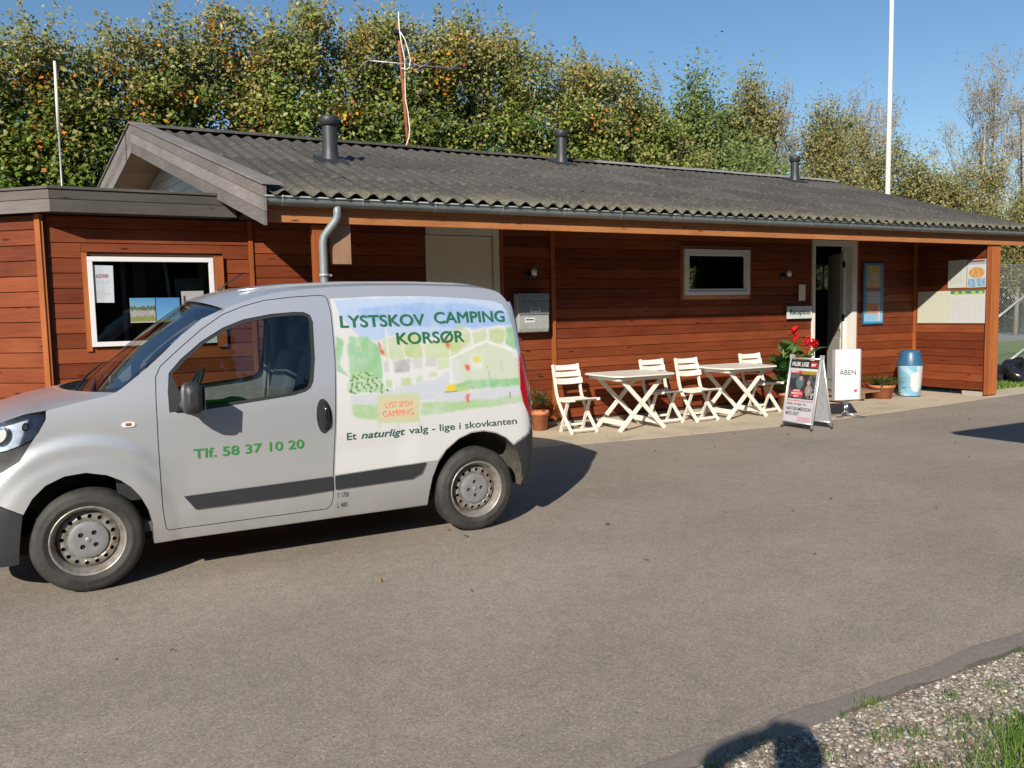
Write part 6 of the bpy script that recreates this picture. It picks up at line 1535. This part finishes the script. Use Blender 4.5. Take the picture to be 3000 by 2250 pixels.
# hand painted picture: colours on the vinyl, edges of the vinyl cut to the panel
HM = np.array([[1720.75, -173.929, -2312.956], [-15.0605, -1748.433, 3040.307], [.100915, .010113, 1.]])
def picture():
    outl = [(1.556, 1.690), (1.87, 1.703), (2.244, 1.700), (2.557, 1.682), (2.78, 1.660), (2.855, 1.63), (2.895, 1.575), (2.925, 1.45), (2.938, 1.263), (2.912, 1.154), (2.904, 1.007), (2.918, .908), (2.955, .82), (2.968, .729), (2.945, .680), (2.834, .612), (2.77, .668), (2.69, .710), (2.592, .733), (2.493, .729), (2.395, .696), (2.294, .626), (2.225, .552), (2.14, .551), (1.492, .527), (1.508, .748), (1.534, 1.05), (1.555, 1.292), (1.561, 1.598)][::-1]
    v, f, loops = tri2d(outl, [], .0085); X, Z = v[:, 0], v[:, 1]
    den = HM[2, 0]*X+HM[2, 1]*Z+1; U = (HM[0, 0]*X+HM[0, 1]*Z+HM[0, 2])/den; Vv = (HM[1, 0]*X+HM[1, 1]*Z+HM[1, 2])/den
    C = np.zeros(X.shape+(3,)); C[:] = (.76, .76, .76)
    nx_ = vnoise(U/60, Vv/60, 1., 21)*9+vnoise(U/22, Vv/22, 1., 22)*4; ny_ = vnoise(U/60, Vv/60, 1., 23)*9+vnoise(U/22, Vv/22, 1., 24)*4; Uu, Vw = U+nx_, Vv+ny_
    tone = vnoise(U/80, Vv/80, 1., 31)*.5+vnoise(U/25, Vv/30, 1., 32)*.3
    def wash(poly, col, a=.85, tn=.25):
        m_ = sum(pip(poly, Uu+dx, Vw+dy).astype(float) for dx, dy in ((0, 0), (9, 0), (-9, 0), (0, 9), (0, -9), (5, 5), (-5, -5)))/7; w_ = (np.clip(a*(1+tn*tone), 0, 1)*m_)[:, None]; C[:] = C*(1-w_)+np.array(col)*w_
    B1 = (.27, .45, .80); B2 = (.45, .60, .86); G1 = (.30, .58, .30); G2 = (.45, .66, .36); G3 = (.50, .62, .25); G4 = (.60, .70, .42); DG = (.14, .33, .14); GY = (.40, .40, .40); RD = (.72, .10, .06); RV = (.56, .62, .76); HS = (.60, .68, .50)
    wash([(95, 60), (300, 40), (1300, 30), (1720, 70), (1850, 150), (1910, 330), (1700, 320), (1500, 360), (1400, 330), (1300, 400), (1100, 440), (900, 400), (640, 420), (520, 470), (360, 440), (250, 330), (160, 230)], B2, .8)
    wash([(320, 150), (900, 90), (1500, 110), (1850, 190), (1890, 300), (1500, 340), (1100, 330), (700, 330), (400, 260)], B1, .55, .8)
    wash([(110, 420), (190, 470), (190, 560), (140, 700), (250, 830), (120, 780)], G1, .8, .5); wash([(250, 420), (320, 430), (400, 700), (430, 840), (260, 850), (230, 620)], G1, .85, .5)
    wash([(330, 430), (430, 440), (540, 520), (580, 700), (570, 850), (420, 820), (380, 640)], G1, .85, .5)
    wash([(580, 450), (700, 430), (780, 520), (800, 650), (620, 660), (560, 560)], G3, .6, .5); wash([(700, 420), (950, 400), (980, 640), (820, 645), (760, 520)], G3, .75, .5)
    wash([(980, 500), (1180, 470), (1350, 480), (1330, 590), (1240, 640), (1000, 640)], G4, .85, .5); wash([(1130, 470), (1300, 330), (1380, 300), (1450, 400), (1440, 500), (1300, 580), (1230, 560)], G3, .6, .5)
    wash([(1460, 400), (1600, 350), (1610, 460), (1480, 500)], G3, .65, .5); wash([(1640, 350), (1780, 350), (1800, 450), (1740, 505), (1620, 450)], G3, .75, .5); wash([(1800, 340), (1920, 330), (1960, 560), (1880, 550), (1800, 500)], G1, .9, .5)
    wash([(590, 680), (640, 665), (640, 780), (580, 780)], GY, .4); wash([(680, 665), (850, 655), (840, 770), (690, 780)], GY, .8, .6); wash([(870, 650), (975, 645), (970, 750), (880, 745)], GY, .35); wash([(1000, 645), (1110, 640), (1100, 725), (1000, 730)], GY, .4)
    wash([(1110, 650), (1230, 650), (1250, 730), (1120, 760)], G4, .8); wash([(600, 860), (660, 850), (670, 930), (600, 930)], G2, .8); wash([(760, 840), (850, 835), (850, 920), (750, 920)], G3, .7); wash([(900, 820), (970, 810), (970, 880), (900, 880)], G2, .6); wash([(1030, 780), (1110, 770), (1110, 825), (1030, 830)], G3, .6)
    wash([(620, 950), (1100, 850), (1230, 770), (1240, 860), (1180, 960), (1050, 1050), (950, 1060), (520, 1040), (560, 990)], RV, .6, .4)
    wash([(1260, 640), (1600, 480), (1860, 590), (1965, 600), (1960, 840), (1280, 870)], HS, .75, .25); wash([(1280, 640), (1345, 640), (1345, 860), (1280, 870)], (.70, .70, .76), .7); wash([(1860, 590), (1965, 590), (1960, 640), (1870, 640)], (.8, .8, .8), .9)
    wash([(1450, 610), (1560, 610), (1560, 740), (1460, 740)], (.78, .78, .76), .9); wash([(1462, 622), (1550, 620), (1548, 680), (1470, 685)], (.70, .66, .16), .9); wash([(1390, 700), (1440, 700), (1440, 770), (1395, 770)], RD, .9)
    wash([(260, 810), (330, 770), (480, 790), (560, 880), (640, 960), (560, 985), (380, 980), (270, 1000), (220, 960)], G2, .85, .5)
    k = pip([(260, 810), (330, 770), (480, 790), (560, 880), (640, 960), (560, 985), (380, 980), (270, 1000), (230, 950)], Uu, Vw) & (vnoise(U/9, Vv/14, 1., 41) > .25); C[k] = (.10, .22, .10)
    wash([(250, 1010), (560, 985), (560, 1100), (250, 1105)], RV, .5); wash([(1180, 970), (1440, 970), (1960, 900), (1960, 1020), (1440, 1060), (1050, 1070)], RV, .5, .4)
    wash([(1260, 905), (1400, 860), (1700, 850), (1960, 830), (1960, 905), (1500, 945), (1300, 950)], G1, .9, .5); wash([(1185, 970), (1210, 900), (1290, 905), (1300, 970)], (.82, .66, .04), .95); wash([(1290, 920), (1420, 920), (1420, 968), (1290, 968)], G3, .9)
    wash([(270, 1105), (540, 1100), (540, 1260), (330, 1240), (280, 1200)], G2, .85, .6); wash([(960, 1080), (1300, 1070), (1960, 1010), (1950, 1080), (1500, 1140), (960, 1210)], G2, .85, .7)
    wash([(525, 1000), (935, 985), (950, 1270), (530, 1285)], (.62, .68, .42), .95, .1); wash([(545, 1040), (915, 1030), (925, 1240), (550, 1245)], (.76, .62, .42), .75, .1)
    for a in (540, 735, 945): wash([(a, 1270), (a+14, 1270), (a+14, 1340), (a, 1340)], (.55, .62, .35), .8)
    wash([(525, 480), (545, 465), (560, 560), (590, 570), (590, 620), (560, 600), (540, 550)], RD, .9); wash([(1190, 490), (1245, 490), (1225, 550)], RD, .9); wash([(1205, 430), (1230, 410), (1235, 480), (1205, 480)], RD, .6); wash([(1400, 990), (1430, 985), (1435, 1080), (1405, 1085)], RD, .9)
    def line(a, b_, w_, col):
        dx, dy = b_[0]-a[0], b_[1]-a[1]; t = np.clip(((U-a[0])*dx+(Vv-a[1])*dy)/(dx*dx+dy*dy), 0, 1); k = np.hypot(U-a[0]-t*dx, Vv-a[1]-t*dy) < w_; C[k] = col
    for a, b_, w_, c_ in (((605, 340), (680, 960), 7, (.8, .8, .82)), ((570, 620), (600, 940), 6, (.8, .8, .82)), ((1240, 550), (1250, 890), 6, (.8, .8, .82)), ((770, 500), (800, 650), 5, (.78, .8, .74)), ((960, 490), (990, 720), 5, (.78, .8, .74)), ((1250, 640), (1600, 475), 8, (.85, .85, .84)), ((1600, 475), (1965, 600), 8, (.85, .85, .84)), ((1440, 340), (1480, 500), 5, (.8, .82, .76)), ((1610, 370), (1640, 460), 5, (.8, .82, .76)), ((1790, 420), (1780, 505), 5, (.8, .82, .76)),
                         ((1610, 720), (1635, 850), 4, (.42, .48, .36)), ((1745, 600), (1760, 850), 3, (.5, .56, .42)), ((1815, 890), (1835, 1030), 4, (.2, .25, .2)), ((1180, 975), (1330, 972), 4, (.3, .3, .3))): line(a, b_, w_, c_)
    P_ = SV(X, Z, .0022)
    me = fast_mesh('side_picture', P_, f, 'painted_print', C, True); return place(bpy.data.objects.new('side_picture', me), van, VM)
picture()
tf = VF(.0042)
text_on('lettering', 'LYSTSKOV', 'text_green', van, tf, 1.607, 2.212, 1.497, .082, VM, weight=0., bold=.045)
text_on('lettering', 'CAMPING', 'text_green', van, tf, 2.290, 2.853, 1.508, .082, VM, weight=0., bold=.045)
text_on('lettering', 'KORSØR', 'text_green', van, tf, 1.993, 2.501, 1.371, .082, VM, weight=0., bold=.045)
text_on('lettering', 'Et', 'text_dark_green', van, tf, 1.580, 1.646, .754, .049, VM, weight=.012)
text_on('lettering', 'naturligt', 'text_dark_green', van, tf, 1.679, 1.990, .754, .049, VM, italic=.25, weight=.018)
text_on('lettering', 'valg - lige i skovkanten', 'text_dark_green', van, tf, 2.018, 2.862, .757, .049, VM, weight=.012)
text_on('lettering', 'LYST SKOV', 'text_red', van, tf, 1.859, 2.055, .948, .038, VM, weight=-.005, dz=.0)
text_on('lettering', 'CAMPING', 'text_red', van, tf, 1.837, 2.058, .888, .042, VM, weight=-.005)
text_on('lettering', 'Tlf. 58 37 10 20', 'text_green_bright', van, VF(.0025), .622, 1.294, .729, .060, VM, weight=0., bold=.035)

#@@PERSON
# ------------------------------------------------------------------ the photographer, whose shadow falls on the gravel
def person():
    root = thing('person', 'person in dark jacket holding up a camera, seen only as the shadow on the gravel', 'person', T(PX, PY, 0))
    yaw = R(-28.3); M_ = T(PX, PY, 0, rz=yaw)
    H = PH/1.80
    J = {'pelvis': ((0, 0, .98), .15), 'spine': ((0, -.01, 1.18), .145), 'chest': ((0, 0, 1.38), .155), 'neck': ((0, .01, 1.53), .06), 'head0': ((0, .02, 1.60), .070), 'head1': ((0, .02, 1.70), .076),
         'shL': ((-.19, 0, 1.46), .062), 'elL': EL, 'wrL': WL, 'shR': ((.19, 0, 1.46), .062), 'elR': ((.30, .03, 1.20), .045), 'wrR': ((.13, .04, 1.42), .03),
         'hipL': ((-.10, 0, .92), .10), 'knL': ((-.12, .03, .50), .065), 'anL': ((-.13, 0, .09), .045), 'toL': ((-.15, .15, .045), .04),
         'hipR': ((.10, 0, .92), .10), 'knR': ((.12, .03, .50), .065), 'anR': ((.13, 0, .09), .045), 'toR': ((.15, .15, .045), .04)}
    E_ = [('pelvis', 'spine'), ('spine', 'chest'), ('chest', 'neck'), ('neck', 'head0'), ('head0', 'head1'), ('chest', 'shL'), ('shL', 'elL'), ('elL', 'wrL'), ('chest', 'shR'), ('shR', 'elR'), ('elR', 'wrR'), ('pelvis', 'hipL'), ('hipL', 'knL'), ('knL', 'anL'), ('anL', 'toL'), ('pelvis', 'hipR'), ('hipR', 'knR'), ('knR', 'anR'), ('anR', 'toR')]
    names = list(J); me = bpy.data.meshes.new('body'); V = [Vector(J[k][0])*H for k in names]; rad = [J[k][1]*H for k in names]; ed = [(names.index(a), names.index(b_)) for a, b_ in E_]
    for sd, wr in (('L', 'wrL'), ('R', 'wrR')):      # five fingers, curled towards the camera
        w = Vector(J[wr][0])*H; fw = Vector(((.75 if sd == 'L' else -.35), .12, (.12 if sd == 'L' else .8))).normalized(); sdv = Vector((0, -1, -.2)).normalized(); palm = w+fw*.07
        V.append(palm); rad.append(.026); pi = len(V)-1; ed.append((names.index(wr), pi))
        for f in range(5):
            o = sdv*(-.032+.018*f) if f < 4 else sdv*-.05-fw*.03; ln = (.065, .078, .074, .058, .05)[f]
            a = palm+fw*.02+o; b_ = a+fw*ln*.5+Vector((0, 0, .004)); c = b_+fw*ln*.35; k = len(V)
            V += [a, b_, c]; rad += [.010, .009, .008]; ed += [(pi, k), (k, k+1), (k+1, k+2)]
    me.from_pydata([tuple(v) for v in V], ed, []); o = bpy.data.objects.new('body', me); 
    for m_ in ('skin', 'jacket', 'trousers'): me.materials.append(MATS[m_])
    place(o, root, M_); md = o.modifiers.new('skin', 'SKIN'); md.use_smooth_shade = True; o.modifiers.new('sub', 'SUBSURF').render_levels = 2
    for sv, r_ in zip(me.skin_vertices[0].data, rad): sv.radius = (r_, r_)
    me.skin_vertices[0].data[0].use_root = True
    # clothes: a little larger than the body
    def cloth(name, ks, es, mt, gr):
        m2 = bpy.data.meshes.new(name); m2.from_pydata([tuple(Vector(J[k][0])*H) for k in ks], [(ks.index(a), ks.index(b_)) for a, b_ in es], []); m2.materials.append(MATS[mt]); o2 = bpy.data.objects.new(name, m2); place(o2, root, M_)
        q = o2.modifiers.new('skin', 'SKIN'); q.use_smooth_shade = True; o2.modifiers.new('sub', 'SUBSURF').render_levels = 2
        for sv, k in zip(m2.skin_vertices[0].data, ks): sv.radius = (J[k][1]*H*gr, J[k][1]*H*gr)
        m2.skin_vertices[0].data[0].use_root = True
    cloth('jacket', ['chest', 'spine', 'pelvis', 'shL', 'elL', 'wrL', 'shR', 'elR', 'wrR'], [('pelvis', 'spine'), ('spine', 'chest'), ('chest', 'shL'), ('shL', 'elL'), ('elL', 'wrL'), ('chest', 'shR'), ('shR', 'elR'), ('elR', 'wrR')], 'jacket', 1.15)
    cloth('trousers', ['pelvis', 'hipL', 'knL', 'anL', 'hipR', 'knR', 'anR'], [('pelvis', 'hipL'), ('hipL', 'knL'), ('knL', 'anL'), ('pelvis', 'hipR'), ('hipR', 'knR'), ('knR', 'anR')], 'trousers', 1.12)
    bevel(MB().box(-.05, .05, .150, .172, 1.545, 1.610).obj('compact_camera', 'alu', root, M_), .006)
    MB().lathe([(0, .105), (.045, .096), (.072, .065), (.086, .02), (.086, -.04), (.075, -.06)], 24, M=Matrix.Translation((0, -.0, 1.70*H+.0))).obj('hair', 'hair', root, M_)
PX, PY, PH = -.105, -.19, 1.86
EL = ((-.30, .0, 1.68), .040); WL = ((-.13, .03, 1.745), .030)
person()

#@@SHELTER
# ------------------------------------------------------------------ open shelter just outside the right edge, its roof shades the yard
sh_ = thing('open_shelter', 'flat roofed post shelter whose roof throws the square shadow at the right', 'shelter', T(8.6, 1.6, 0))
bevel(MB().box(5.97, 11.5, -.3, 2.97, 2.55, 2.66).obj('roof', 'stained_trim_h', sh_), .01)
for x, y in ((7.9, 2.6), (11.3, 2.6), (7.9, 0), (11.3, 0)): MB().box(x, x+.12, y, y+.12, 0, 2.545).obj('post', 'stained_trim', sh_)
